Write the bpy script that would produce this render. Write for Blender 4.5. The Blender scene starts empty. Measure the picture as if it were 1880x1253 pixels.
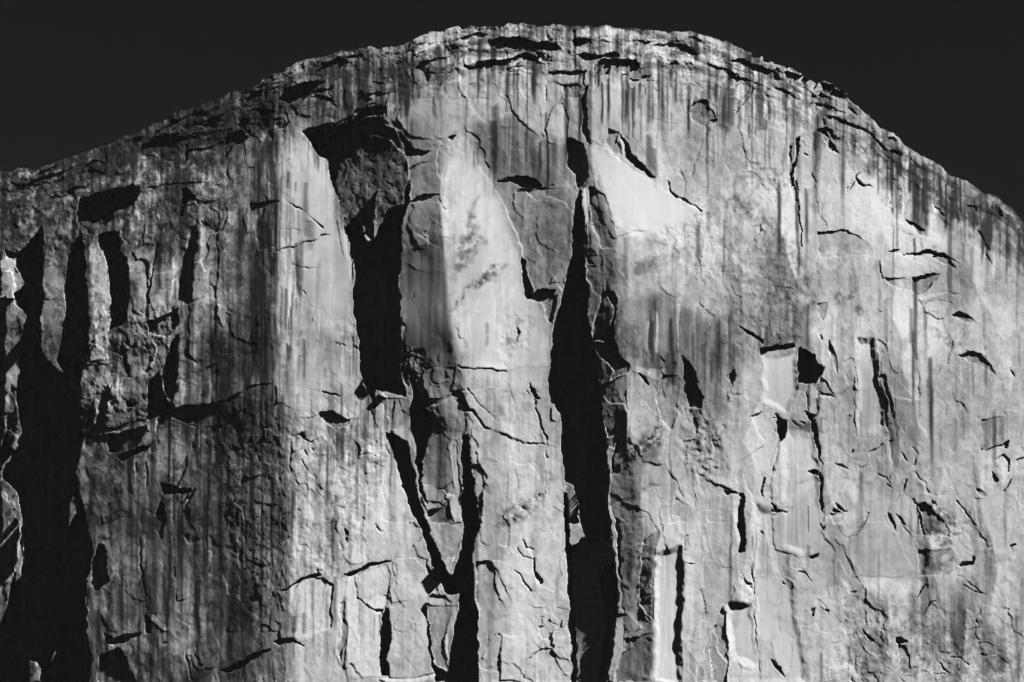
import bpy, math
import numpy as np
from mathutils import Matrix, Vector

# ------------------------------------------------------------------ camera, sky, sun, exposure
scene = bpy.context.scene
R_CAM, PITCH, FPX = 2000.0, math.radians(17.0), 4836.0     # metres to the wall, tilt, focal length in photo pixels
SUN_AZ, SUN_EL = 60.0, 40.0                                # degrees to the right of the wall's normal, above the horizon

cam_d = bpy.data.cameras.new('camera')
cam_d.sensor_width = 36.0
cam_d.lens = 36.0 * FPX / 1880.0
cam_d.clip_start, cam_d.clip_end = 1.0, 60000.0
cam = bpy.data.objects.new('camera', cam_d)
scene.collection.objects.link(cam)
cam.location = (0, -R_CAM, 0)
cam.rotation_euler = (math.pi / 2 + PITCH, 0, 0)
scene.camera = cam

sa, se = math.radians(SUN_AZ), math.radians(SUN_EL)
to_sun = Vector((math.cos(se) * math.sin(sa), -math.cos(se) * math.cos(sa), math.sin(se)))
sun_d = bpy.data.lights.new('sun', 'SUN')
sun_d.energy, sun_d.angle, sun_d.color = 5.0, math.radians(0.5), (1, 1, 1)
sun = bpy.data.objects.new('sun', sun_d)
scene.collection.objects.link(sun)
sun.rotation_euler = to_sun.to_track_quat('Z', 'Y').to_euler()

world = bpy.data.worlds.new('World'); scene.world = world; world.use_nodes = True
wn, wl = world.node_tree.nodes, world.node_tree.links
wn.clear()
sky = wn.new('ShaderNodeTexSky'); sky.sky_type = 'NISHITA'; sky.sun_disc = False
sky.sun_elevation = se
sky.sun_rotation = math.atan2(to_sun.x, to_sun.y)
sky.altitude, sky.air_density, sky.dust_density, sky.ozone_density = 1300.0, 1.0, 0.2, 1.5
sep = wn.new('ShaderNodeSeparateColor')                    # black-and-white film behind a red filter
wl.new(sky.outputs[0], sep.inputs[0])
bg = wn.new('ShaderNodeBackground'); bg.inputs['Strength'].default_value = 0.0048
wl.new(sep.outputs[0], bg.inputs['Color'])
wo = wn.new('ShaderNodeOutputWorld'); wl.new(bg.outputs[0], wo.inputs['Surface'])

vs = scene.view_settings
vs.view_transform, vs.look, vs.gamma, vs.use_curve_mapping = 'Standard', 'None', 1.0, False
vs.exposure = 0.22
scene.cycles.use_denoising = True
scene.cycles.denoiser = 'OPENIMAGEDENOISE'
scene.cycles.denoising_input_passes = 'RGB_ALBEDO_NORMAL'
scene.cycles.max_bounces = 3
scene.cycles.diffuse_bounces = 0
scene.cycles.use_adaptive_sampling = False

# ------------------------------------------------------------------ helpers
rng = np.random.default_rng(11)
f32 = np.float32
STEP = 1.6
def spread(a, b, n, p=2.2):                 # n columns that grow away from a towards b
    t = (np.arange(1, n + 1) / n) ** p
    return a + (b - a) * t
U = np.concatenate([spread(-60, -1500, 60)[::-1], np.arange(-60, 1941, STEP), spread(1940, 3400, 60)]).astype(f32)
V = np.concatenate([np.arange(30, 1291, STEP), spread(1290, 2130, 45)]).astype(f32)
NU, NV = len(U), len(V)
UU, VV = np.meshgrid(U, V)

def taps(c, s, off):
    x = c / s + off
    x = x - x.min() + 1.001
    i = np.floor(x).astype(int); t = (x - i).astype(f32)
    return i, ((1 - t) ** 3 / 6, (3 * t ** 3 - 6 * t ** 2 + 4) / 6, (-3 * t ** 3 + 3 * t ** 2 + 3 * t + 1) / 6, t ** 3 / 6)
def noise(su, sv, octs=1, gain=0.5):        # smooth random field, about -1..1, cell size su x sv photo pixels
    out = np.zeros((NV, NU), f32); amp, tot = 1.0, 0.0
    for k in range(octs):
        (iu, wu), (iv, wv) = taps(U, su, rng.random()), taps(V, sv, rng.random())
        L = rng.standard_normal((iv.max() + 3, iu.max() + 3)).astype(f32)
        A = sum(L[:, iu + d - 1] * wu[d][None, :] for d in range(4))
        out += (amp * 1.7) * sum(A[iv + d - 1] * wv[d][:, None] for d in range(4))
        tot += amp * amp; amp *= gain; su *= 0.5; sv *= 0.5
        if su < 1.5 and sv < 1.5: break
    return out / math.sqrt(tot)
def sstep(a, b, x):
    t = np.clip((x - a) / (b - a), 0, 1); return t * t * (3 - 2 * t)
def interp_poly(pts, x):                    # piecewise linear, pts = [(x, y), ...]
    p = np.array(pts, f32); return np.interp(x, p[:, 0], p[:, 1]).astype(f32)
def terrace(f, k, sharp=0.12):              # smooth field cut into steps
    g = f * k; b = np.floor(g); t = g - b
    return (b + sstep(1 - sharp, 1, t)) / k
def cells(su, sv, wu, wv, jit=0.9):         # Voronoi cells: id randoms and border distance
    x, y = (UU + wu) / su, (VV + wv) / sv
    ix, iy = np.floor(x).astype(np.int32), np.floor(y).astype(np.int32)
    best = np.full(x.shape, 9e9, f32); sec = best.copy(); bx = np.zeros_like(x); by = bx.copy(); bid = np.zeros(x.shape, np.int32)
    def h(a, b, s):
        n = (a * 374761393 + b * 668265263 + s * 1442695041).astype(np.int64) & 0x7fffffff
        n = ((n ^ (n >> 13)) * 1274126177) & 0x7fffffff
        return ((n ^ (n >> 16)) & 0xffff).astype(f32) / 65535.0
    s0 = int(rng.integers(1, 9999))
    for dx in (-1, 0, 1):
        for dy in (-1, 0, 1):
            a, b = ix + dx, iy + dy
            px, py = a + 0.5 + jit * (h(a, b, s0) - 0.5), b + 0.5 + jit * (h(a, b, s0 + 1) - 0.5)
            d = (px - x) ** 2 + (py - y) ** 2
            c = d < best
            sec = np.where(c, best, np.minimum(sec, d))
            best = np.where(c, d, best); bx = np.where(c, px, bx); by = np.where(c, py, by)
            bid = np.where(c, a * 7919 + b * 104729, bid)
    r1, r2, r3 = h(bid, bid * 0 + 3, s0), h(bid, bid * 0 + 5, s0), h(bid, bid * 0 + 9, s0)
    return r1, r2, r3, (x - bx) * su, (y - by) * sv, np.sqrt(sec) - np.sqrt(best)

def scallops(su, sv, wu, wv, tilt, bowl):   # shallow flake scars meeting in sharp arrises
    x, y = (UU + wu) / su, (VV + wv) / sv
    ix, iy = np.floor(x).astype(np.int32), np.floor(y).astype(np.int32)
    T = rng.random((5, 64, 64)).astype(f32)
    best = np.full(x.shape, 9e9, f32); tone = np.zeros_like(best)
    for dx in (-2, -1, 0, 1, 2):
        for dy in (-2, -1, 0, 1, 2):
            a, b = (ix + dx) & 63, (iy + dy) & 63
            ex, ey = x - (ix + dx + T[0][b, a]), y - (iy + dy + T[1][b, a])
            hgt = bowl * (ex * ex + ey * ey) + tilt * ((T[2][b, a] - 0.5) * ex + (T[3][b, a] - 0.5) * ey) + 0.5 * tilt * T[4][b, a]
            c = hgt < best; best = np.where(c, hgt, best); tone = np.where(c, T[2][b, a], tone)
    return best, tone - 0.5

# ------------------------------------------------------------------ the rim and the broad shape of the wall (u, v = photo pixels, D = pixels towards the viewer)
RIM = [(-1500,760),(-500,400),(-150,335),(0,313),(40,310),(70,311),(95,300),(130,288),(170,275),(200,265),(230,252),(250,245),(262,236),
 (280,228),(300,222),(316,219),(318,211),(330,203),(360,198),(380,190),(395,184),(430,170),(460,163),(478,152),(482,146),(510,133),(540,118),
 (552,110),(570,108),(600,104),(625,94),(650,92),(680,86),(690,90),(720,85),(740,82),(758,75),(770,66),(790,60),(815,58),(825,50),(843,47),
 (848,53),(860,52),(875,50),(880,49),(900,52),(925,50),(935,45),(945,45),(960,46),(990,49),(1010,48),(1015,45),(1035,46),(1060,49),(1090,48),
 (1105,48),(1140,50),(1165,53),(1195,55),(1230,60),(1260,58),(1280,62),(1310,70),(1332,76),(1350,84),(1365,92),(1385,103),(1405,113),
 (1430,120),(1450,128),(1475,140),(1500,150),(1510,149),(1530,152),(1532,160),(1550,168),(1557,177),(1556,184),(1575,195),(1590,210),
 (1605,222),(1617,235),(1630,241),(1645,248),(1652,256),(1660,266),(1680,278),(1700,290),(1720,300),(1745,320),(1770,330),(1790,343),
 (1810,356),(1830,360),(1840,370),(1860,385),(1880,408),(1940,460),(2100,620),(2500,1100),(3400,2100)]
rim = interp_poly(RIM, U)
rim += (1.5 * np.round(1.3 * np.interp(U, np.arange(-1500, 3401, 13), rng.standard_normal(377))) * (rng.random(1) * 0 + 1)).astype(f32) * (np.interp(U, np.arange(-1500, 3401, 90), rng.random(55)) > 0.45)
rim += (np.interp(U, np.arange(-1500, 3401, 5), rng.standard_normal(981)) * 1.0).astype(f32)
BELOW = VV - rim[None, :]

def col(pts): return interp_poly(pts, V)
BND = [  # boundary polylines (v, u) and the facing (degrees to the right) between one and the next: above / middle / below
 ([(0,340),(400,345),(700,325),(1253,300)]),
 ([(0,545),(230,535),(300,515),(560,508),(640,503),(700,506),(760,515),(900,525),(1000,530),(1253,525)]),
 ([(240,555),(290,598),(390,632),(440,645),(560,648),(690,665),(770,700),(870,735),(950,760),(1050,800),(1090,818),(1253,822)]),
 ([(250,740),(350,752),(420,735),(600,733),(700,735),(760,760),(900,790),(1000,815),(1090,824),(1253,826)]),
 ([(250,845),(290,815),(330,808),(400,812),(480,818),(550,822),(620,835),(680,850),(740,858),(800,865),(900,875),(1000,880),(1253,880)]),
 ([(250,858),(280,868),(330,895),(400,935),(450,952),(500,958),(550,970),(600,1008),(700,1012),(800,1030),(900,1035),(1000,1043),(1253,1055)]),
 ([(200,1060),(350,1070),(450,1068),(530,1075),(600,1083),(680,1098),(760,1105),(850,1120),(950,1122),(1050,1135),(1253,1120)]),
 ([(200,1075),(330,1088),(400,1115),(480,1140),(560,1120),(680,1152),(800,1152),(900,1172),(1000,1200),(1253,1203)]),
 ([(0,1290),(1253,1310)]),
 ([(0,1600),(1253,1600)]),
]
FACE = [  # facing by v for each strip between boundaries
 [(0,-16),(1253,-19)], [(0,-12),(300,-15),(700,-16),(1253,-17)], [(0,-6),(240,6),(300,15),(700,12),(800,7),(1253,8)],
 [(0,-4),(300,0),(1253,0)], [(0,0),(220,0),(285,-23),(660,-23),(740,-14),(1253,-14)], [(0,2),(220,4),(290,17),(700,16),(780,11),(1253,10)],
 [(0,3),(260,2),(330,-6),(600,-4),(1253,0)], [(0,5),(230,4),(330,-18),(1253,-15)], [(0,6),(240,8),(330,16),(560,10),(650,3),(900,5),(1253,11)],
 [(0,8),(1253,10)], [(0,14),(1253,12)],
]
bu = np.stack([col(b) for b in BND])                       # NB x NV
phi = np.stack([col(f) for f in FACE])                     # NB+1 x NV
idx = np.zeros((NV, NU), np.int8)
for k in range(len(BND)): idx += (UU > bu[k][:, None]).astype(np.int8)
PH = np.take_along_axis(phi.T, idx.astype(np.int64), axis=1)
slope = -np.tan(np.radians(PH))
slope *= np.clip(1 - np.abs(UU - 940) / 6000, 0.2, 1)
du = np.diff(U, prepend=U[0])
D = np.cumsum(slope * du[None, :], axis=1)
i0 = int(np.argmin(np.abs(U - 1000)))
D -= D[:, i0:i0 + 1]
# let rows agree with one another: blur the sums a little down the wall
def blur_v(a, n):
    c = np.cumsum(np.pad(a, ((n + 1, n), (0, 0)), mode='edge'), axis=0)
    return (c[2 * n + 1:] - c[:-2 * n - 1]) / (2 * n + 1)
D = blur_v(blur_v(D, 18), 18).astype(f32)
# the dome rounds off backwards towards the rim
t = np.clip(1 - BELOW / 170, 0, 1); D -= (34 * t ** 2.2).astype(f32)
D += (VV - 650) * 0.035                                     # the wall leans back a little

# ------------------------------------------------------------------ random relief
WU1, WV1 = noise(34, 34, 3) * 5.0, noise(34, 34, 3) * 5.0     # warps
WU3 = noise(45, 60, 2)
WU2, WV2 = noise(9, 9, 2) * 1.3, noise(9, 9, 2) * 1.3
TOPB = sstep(150, 20, BELOW)                                # near the rim
rough = np.full((NV, NU), 0.25, f32) + 0.5 * TOPB           # crumbly places (traced below)
flaky = np.full((NV, NU), 0.6, f32)
S = np.zeros((NV, NU), f32)                                 # staining and painted light or shade, log darkness
LAB = np.zeros((NV, NU), np.int16)
PARTS = [None]

# ------------------------------------------------------------------ tracing tools
ZX, ZY, ZS = 0.0, 0.0, 1.0
def zone(x, y, s):
    global ZX, ZY, ZS
    ZX, ZY, ZS = x, y, s
def P_(pts):
    a = np.array(pts, f32).reshape(-1, 2)
    return np.stack([a[:, 0] / ZS + ZX, a[:, 1] / ZS + ZY], 1)
def window(p, pad):
    a, b = np.searchsorted(U, [p[:, 0].min() - pad, p[:, 0].max() + pad])
    c, d = np.searchsorted(V, [p[:, 1].min() - pad, p[:, 1].max() + pad])
    return slice(max(c, 0), min(d + 1, NV)), slice(max(a, 0), min(b + 1, NU))
def segdist(x, y, p, closed):
    best = np.full(x.shape, 1e9, f32); q = np.roll(p, -1, 0) if closed else p[1:]
    for (ax, ay), (bx, by) in zip(p[:len(q)], q):
        ex, ey = bx - ax, by - ay; L = ex * ex + ey * ey + 1e-6
        t = np.clip(((x - ax) * ex + (y - ay) * ey) / L, 0, 1)
        best = np.minimum(best, (x - ax - t * ex) ** 2 + (y - ay - t * ey) ** 2)
    return np.sqrt(best)
def area(pts, soft, wob=1.0):
    p = P_(pts); w = window(p, soft * 2 + 8)
    x, y = UU[w] + wob * WU2[w] + wob * 0.42 * WU1[w], VV[w] + wob * WV2[w] + wob * 0.42 * WV1[w]
    ins = np.zeros(x.shape, bool); q = np.roll(p, -1, 0)
    for (ax, ay), (bx, by) in zip(p, q):
        if abs(by - ay) < 1e-6: continue
        c = ((ay > y) != (by > y)) & (x < (bx - ax) * (y - ay) / (by - ay) + ax)
        ins ^= c
    d = segdist(x, y, p, True)
    return p, w, np.where(ins, d, -d)
def reg(name, w, m, label=None):
    under, n = np.unique(LAB[w][m > 0.5], return_counts=True)
    par = int(under[np.argmax(n)]) if len(n) and n.max() > 0.6 * n.sum() else 0
    if par and PARTS[par][2]: par = PARTS[par][2]
    PARTS.append((name, label, par)); LAB[w] = np.where(m > 0.5, len(PARTS) - 1, LAB[w])
def slab(pts, h=4.0, az=0.0, el=0.0, soft=1.2, part='slab', label=None, wob=1.0, stain_shade=0.0):
    """raised (h > 0) or sunken sheet of rock, turned az degrees right and el degrees up"""
    p = P_(pts)
    c = (p.min(0) + p.max(0)) / 2; hw = (p.max(0) - p.min(0)) / 2
    small = float(min(hw)); bulge = 0.0; lr = np.random.default_rng(int(c[0] * 131 + c[1] * 7919 + hw[0] * 17) % 1000003)
    if 0 < h < 12: h *= 0.36 if c[0] < 1100 else (0.22 if label else 0.08)
    elif -5 < h < 0: h *= 0.6
    elif h <= -5 and -h < 30 and not label: h = -min(-h, 2.2 + 0.75 * small)
    sheet = h > -5
    if sheet:                               # a big sheet cannot lean far out of the wall: its facing light is painted into the colour
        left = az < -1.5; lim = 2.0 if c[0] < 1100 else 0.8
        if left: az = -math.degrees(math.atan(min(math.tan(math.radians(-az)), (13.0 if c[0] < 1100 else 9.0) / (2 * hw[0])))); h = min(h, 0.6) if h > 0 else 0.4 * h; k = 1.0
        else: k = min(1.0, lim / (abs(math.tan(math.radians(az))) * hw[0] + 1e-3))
        stain_shade = 1.5 * stain_shade - 0.024 * az * (1 - k); az *= k
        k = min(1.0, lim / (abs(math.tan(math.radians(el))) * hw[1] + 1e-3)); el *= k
        stain_shade += 0.0 if label else float(lr.normal()) * 0.10
        bulge = float(lr.uniform(-0.5, 1.0)) * min(3.0, 0.10 * hw[0])
        soft = max(soft, min(2.4, 0.05 * small))
        if left or label: bulge = 0.0
    p, w, sd = area(pts, soft, wob); m = np.clip(sd / soft + 0.5, 0, 1)
    du_, dv_ = UU[w] - c[0], VV[w] - c[1]
    if sheet and left: du_ = du_ - hw[0]   # hinged on its right-hand edge, sinking to the left
    if sheet and h < 12: h = h * np.clip(0.45 + 0.8 * WU3[w], 0.05, 1.25)
    D[w] += m * (h - math.tan(math.radians(az)) * du_ + math.tan(math.radians(el)) * dv_ + bulge * sstep(0, max(0.7 * small, 2), sd))
    if stain_shade:
        q = min(9.0, max(1.2, 0.22 * small)) if stain_shade > 0.12 else 1.2
        S[w] += stain_shade * sstep(-q, q, sd) * np.clip(0.8 + 0.35 * STREAK[w], 0.2, 1.6)
    if part: reg(part, w, m, label)
def ribs(pts, period=5.0, amt=0.4, soft=6.0):
    """fine upright fluting, pale and dark"""
    p, w, sd = area(pts, soft, 1.5)
    x = UU[w] + 0.5 * WU1[w] + 0.04 * (VV[w] - p[:, 1].mean())
    f = RIB[w] * (0.6 + 0.4 * np.sin(x * 6.283 / period))
    m = sstep(-soft, soft, sd); S[w] += amt * m * f; D[w] += 0.25 * m * f
def hole(pts, d=40.0, soft=0.8, part='alcove', label=None, wob=1.0, az=0.0, el=0.0):
    slab(pts, -d, az, el, soft, part, label, wob)
def crack(pts, wd=1.6, d=5.0, wob=1.2):
    p = P_(pts)
    if p[0, 0] > 1050 and np.abs(np.diff(p, axis=0)).sum() < 42: return
    w = window(p, wd * 2 + 8)
    x, y = UU[w] + wob * WU2[w] + 0.3 * WU1[w], VV[w] + wob * WV2[w] + 0.3 * WV1[w]
    dd = segdist(x, y, p, False)
    D[w] -= (0.7 if p[0, 0] < 1050 else 0.45) * d * np.clip(1.3 - dd / wd, 0, 1) * np.clip(0.55 + 0.9 * WU1[w] / 5, 0.0, 1.2)
def lip(pts, h=3.0, reach=26.0, wob=1.0):
    """edge of an exfoliation sheet: the rock on the left of the line (walking along it) stands proud, fading out over reach"""
    p = P_(pts); w = window(p, reach + 8)
    x, y = UU[w] + wob * WU2[w] + 0.3 * WU1[w], VV[w] + wob * WV2[w] + 0.3 * WV1[w]
    best = np.full(x.shape, 1e9, f32); side = np.zeros(x.shape, f32); tt = np.zeros(x.shape, f32)
    n = len(p) - 1
    for k in range(n):
        (ax, ay), (bx, by) = p[k], p[k + 1]
        ex, ey = bx - ax, by - ay; L = ex * ex + ey * ey + 1e-6
        t = np.clip(((x - ax) * ex + (y - ay) * ey) / L, 0, 1)
        d = (x - ax - t * ex) ** 2 + (y - ay - t * ey) ** 2
        c = d < best; best = np.where(c, d, best)
        side = np.where(c, np.sign(ex * (y - ay) - ey * (x - ax)), side); tt = np.where(c, (k + t) / n, tt)
    d = np.sqrt(best)
    env = np.clip(1 - d / reach, 0, 1) ** 1.3 * np.clip(np.minimum(tt, 1 - tt) * 6, 0, 1)
    D[w] += np.where(side < 0, (0.55 if p[0, 0] < 1100 else 0.32) * h * env * np.clip(0.5 + 0.8 * WU3[w], 0, 1.3), 0)
def stain_shade(pts, amt=0.6, soft=14.0, vert=0.5, wob=2.0):
    """dark water staining or painted shade (amt > 0), fresh pale rock or painted light (amt < 0)"""
    p, w, sd = area(pts, soft, wob); m = sstep(-soft, soft, sd)
    if vert < 0.5 and amt > 0: m = m * np.clip(0.65 + 0.75 * GN[w], 0, 1.8)
    S[w] += (2.0 if amt > 0 else 1.0) * amt * m * ((1 - vert) + vert * np.clip(0.5 + 0.55 * STREAK[w], 0, 1.6))
def crumble(pts, amt=0.8, soft=14.0):
    p, w, sd = area(pts, soft, 2.5); rough[w] = rough[w] + (amt) * sstep(-soft, soft, sd)
def smooth(pts, soft=10.0, amt=1.0):
    p, w, sd = area(pts, soft, 1.0); m = amt * sstep(-soft, soft, sd)
    rough[w] *= 1 - 0.85 * m; flaky[w] *= 1 - 0.9 * m
def streaks(rows):
    """(u, v0, v1, width, darkness) runs of black water"""
    for (u, v0, v1, wd, am) in rows:
        p = P_([(u, v0), (u, v1)]); w = window(p, wd * 2 + 6)
        x = UU[w] + 0.25 * WU2[w] + 0.14 * WU1[w]; y = VV[w] + 6 * WV2[w]
        L = p[1, 1] - p[0, 1]
        t = (y - p[0, 1]) / max(L, 1)
        m = np.clip(1.25 - np.abs(x - p[0, 0]) / wd, 0, 1) * np.clip(t * 14, 0, 1) * np.clip((1 - t) * 3, 0, 1)
        S[w] += 1.8 * am * m * np.clip(0.8 + 0.5 * STREAK[w], 0.2, 1.5)
RIB = noise(4.2, 260, 2, 0.7)
GN = noise(8, 8, 4, 0.8)
STREAK = noise(5, 150, 2, 0.8) * 0.6 + noise(16, 240, 2) * 0.6 + noise(3, 60) * 0.25
# ================================================================== the great chimneys and pillars
zone(0, 0, 1)
hole([(555,243),(600,240),(640,222),(690,218),(718,235),(745,265),(753,340),(738,380),(700,400),(660,420),(640,430),(632,390),(615,340),(598,290)], 20, az=-25,
     part='recess', label='dark mottled hollow at the head of the left chimney')
hole([(640,420),(652,400),(668,415),(678,445),(690,440),(705,400),(720,380),(738,372),(752,330),(754,350),(738,400),(733,500),(733,600),(737,700),(742,725),(722,722),
      (700,714),(692,712),(683,735),(667,690),(656,620),(649,560),(650,500),(645,450)], 95, part='chimney', label='deep black chimney left of the pale prow')
hole([(556,243),(600,241),(640,226),(640,250),(632,262),(640,285),(622,300),(615,330),(625,370),(640,420),(632,395),(614,340),(598,292),(575,268)], 55, part='alcove')
hole([(708,795),(722,797),(745,812),(760,870),(775,940),(790,990),(810,1030),(832,1060),(838,1092),(822,1088),(806,1065),(786,1012),(760,950),(735,870),(713,815)], 70,
     part='chimney', label='slanting black chimney running down to the fork')
hole([(752,688),(764,690),(772,735),(790,762),(788,800),(776,838),(774,880),(785,925),(776,905),(765,850),(760,810),(750,780),(750,745),(757,730)], 45, part='chimney')
hole([(846,800),(858,796),(866,850),(872,900),(880,965),(874,985),(866,1000),(870,1060),(878,1150),(882,1262),(818,1262),(830,1190),(842,1120),(846,1090),(825,1087),
      (817,1070),(834,1052),(848,1003),(847,930),(850,870)], 85, part='chimney', label='narrow black chimney right of the fork, widening downwards')
hole([(1063,348),(1071,365),(1068,450),(1075,530),(1083,600),(1098,680),(1105,760),(1115,830),(1120,900),(1122,992),(1075,996),(1071,985),(1063,930),(1051,892),
      (1038,884),(1033,850),(1030,760),(1012,740),(1010,690),(1015,600),(1030,560),(1045,500),(1050,420)], 100, part='chimney', label='tall black chimney right of the pale prow')
hole([(1034,900),(1040,940),(1042,1010),(1070,990),(1122,990),(1130,1040),(1138,1100),(1128,1130),(1115,1262),(1056,1262),(1052,1130),(1046,1050),(1040,1000)], 26, az=-19,
     part='chimney_floor', label='dim striated rock at the foot of the tall chimney')
hole([(1034,905),(1040,905),(1045,1000),(1051,1100),(1057,1180),(1057,1262),(1049,1262),(1046,1150),(1040,1050),(1036,960)], 45, part='crevice')
hole([(1112,1040),(1128,1040),(1137,1090),(1133,1130),(1118,1140),(1112,1262),(1104,1262),(1110,1140),(1105,1080)], 50, part='crevice')
# far left
hole([(30,470),(75,415),(80,480),(78,560),(70,600),(80,650),(110,680),(130,690),(145,660),(150,700),(147,840),(140,870),(150,915),(165,985),(170,1010),(160,1100),
      (166,1262),(-20,1262),(0,1150),(20,1080),(32,1040),(42,960),(30,900),(8,880),(14,850),(40,795),(34,750),(36,700),(39,640),(48,580),(32,560),(28,540),(44,520),(30,490)],
     110, part='chasm', label='wide black chasm near the left edge of the wall')
hole([(128,450),(150,430),(155,480),(160,560),(163,640),(140,690),(118,690),(108,660),(118,560),(122,500)], 80, part='chasm')
hole([(-20,560),(10,545),(0,1000),(-20,1000)], 6, part=None)

# ------------------------------------------------------------------ broad stains, and painted shade on the prow
stain_shade([(-20,300),(250,250),(420,240),(440,330),(350,420),(300,450),(150,470),(-20,480)], 0.55, 30, 0.3)
stain_shade([(100,300),(250,250),(400,190),(520,130),(640,100),(740,90),(740,200),(560,220),(420,260),(300,300)], 0.45, 20, 0.5)
stain_shade([(160,640),(330,600),(500,680),(500,820),(330,830),(160,860)], 0.20, 30, 0.6)
stain_shade([(160,850),(340,860),(520,770),(530,1100),(500,1262),(160,1262)], 0.30, 30, 0.7)
stain_shade([(390,640),(500,660),(520,800),(530,1060),(500,1150),(400,1150),(390,900)], 0.26, 22, 0.85)
stain_shade([(340,350),(510,330),(510,560),(500,700),(430,690),(340,560)], 0.22, 18, 0.9)
stain_shade([(870,225),(940,205),(980,260),(1000,330),(960,340),(910,335),(885,290)], 0.75, 10, 0.7)
stain_shade([(990,255),(1060,250),(1060,330),(1000,330)], 0.35, 14, 0.9)
stain_shade([(1130,560),(1200,540),(1300,590),(1330,640),(1330,760),(1280,760),(1230,690),(1140,660)], 0.55, 16, 0.6)
stain_shade([(1290,600),(1340,570),(1480,560),(1490,640),(1400,650),(1330,700)], 0.5, 18, 0.6)
stain_shade([(1150,120),(1290,100),(1340,230),(1300,260),(1230,230),(1160,200)], 0.14, 20, 0.9)
stain_shade([(1630,260),(1720,300),(1760,350),(1740,430),(1690,430),(1640,380)], 0.3, 10, 1.0)
stain_shade([(1690,1060),(1790,1060),(1830,1170),(1700,1200),(1650,1110)], 0.4, 14, 1.0)
stain_shade([(1560,1120),(1900,1180),(1900,1262),(1500,1262)], 0.22, 24, 0.4)
stain_shade([(1700,940),(1740,930),(1760,1020),(1730,1060),(1690,1040)], 0.4, 14, 0.4)
stain_shade([(1120,560),(1180,600),(1180,680),(1120,690)], 0.3, 10, 0.3)
stain_shade([(520,760),(720,740),(760,950),(740,1050),(560,1060),(530,900)], -0.08, 20, 0.2)
stain_shade([(735,460),(830,440),(845,680),(740,690)], 0.18, 8, 0.9)  # dim left face of the prow: shade put into its colour
crumble([(510,760),(620,770),(700,760),(700,880),(640,1060),(540,1070),(520,900)], 0.6, 20)
crumble([(420,780),(530,780),(535,1100),(440,1120),(410,1000)], 0.45, 20)
crumble([(690,90),(770,60),(760,160),(700,170)], 0.9, 10)
crumble([(1190,400),(1330,360),(1440,390),(1500,560),(1400,560),(1300,520),(1200,470)], 0.35, 16)
crumble([(1280,560),(1480,560),(1480,640),(1300,660)], 0.5, 16)
crumble([(1560,1100),(1880,1120),(1880,1262),(1500,1262)], 0.35, 24)
crumble([(1240,740),(1330,770),(1320,880),(1260,870)], 0.7, 10)
crumble([(160,560),(330,570),(330,760),(160,780)], 0.6, 14)
crumble([(0,320),(400,230),(440,420),(220,460),(0,470)], 0.6, 20)
crumble([(590,240),(740,230),(750,340),(700,420),(620,400)], 0.5, 10)
smooth([(830,300),(870,270),(940,420),(965,540),(1000,570),(1010,700),(870,690),(835,560)], 12)
smooth([(1090,270),(1150,290),(1290,385),(1180,440),(1120,400)], 10)
smooth([(530,280),(600,300),(640,450),(650,600),(600,600),(530,520)], 14)
smooth([(740,470),(815,440),(840,640),(740,650)], 10)
smooth([(1090,130),(1160,130),(1160,240),(1090,250)], 10, 0.8)
smooth([(1390,930),(1430,940),(1480,1253),(1385,1253)], 10)
smooth([(1540,900),(1680,900),(1700,1080),(1560,1080)], 20, 0.8)
smooth([(1440,780),(1500,780),(1510,1010),(1430,990)], 12, 0.8)
smooth([(720,190),(860,180),(870,230),(760,270)], 10, 0.8)

# ================================================================== upper left of the wall
zone(0, 250, 4.1775)
hole([(600,520),(640,470),(740,430),(850,410),(950,385),(1010,375),(1065,400),(1075,440),(1040,480),(960,530),(900,560),(860,590),(830,640),(800,690),(760,680),(600,660),(575,600)], 42,
     part='alcove', label='black roofed alcove below the left shoulder')
hole([(760,765),(830,740),(900,740),(930,800),(935,900),(950,930),(985,950),(985,1100),(970,1253),(960,1420),(850,1500),(838,1253),(835,1000),(800,880),(765,830)], 62,
     part='chimney', label='short black chimney beside the slim grey pillar')
slab([(640,870),(700,820),(755,805),(795,880),(832,980),(836,1253),(838,1600),(820,1720),(700,1740),(650,1500),(635,1253),(640,1050)], 6, 16, part='pillar', label='slim grey rock pillar between two black chimneys')
slab([(310,740),(350,745),(400,800),(415,890),(455,975),(400,945),(385,880),(370,850),(350,870),(335,830)], 4, 22, part='flake')
slab([(340,860),(380,880),(410,950),(455,980),(500,1100),(500,1253),(330,1253),(340,1000)], 2, 4, part='slab')
slab([(530,360),(560,310),(600,290),(680,310),(690,340),(640,430),(600,500),(570,440),(530,400)], 5, 14, part='flake')
slab([(1390,390),(1440,400),(1430,520),(1390,640),(1400,560),(1400,470)], 4, 22, part='flake')
slab([(1450,400),(1671,370),(1671,450),(1560,510),(1500,490),(1460,440)], 4, 8, 4)
slab([(1110,690),(1140,570),(1130,760),(1112,820),(1100,760)], 3, 24, part='flake')
slab([(780,420),(860,350),(940,325),(960,350),(900,390),(800,425)], 4, 16, 12, part='ledge')
slab([(640,690),(760,680),(770,740),(690,730)], 4, 14, 10, part='ledge')
slab([(870,260),(980,150),(1080,90),(1100,140),(1010,230),(920,280)], 4, 16, 8, part='flake')
slab([(1510,680),(1671,500),(1671,1253),(1480,1253),(1500,900)], 7, 4, part='slab')
slab([(1000,590),(1080,560),(1110,640),(1050,640)], 3, 12)
hole([(1490,720),(1500,900),(1470,1100),(1450,1253),(1340,1253),(1370,1050),(1380,920),(1440,800)], 14, az=-14, part='recess', soft=16)
crack([(1200,830),(1185,950),(1160,1080),(1120,1253)], 1.4, 6)
lip([(1010,870),(1130,825),(1270,820),(1400,770)], 4, 18)
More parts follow.
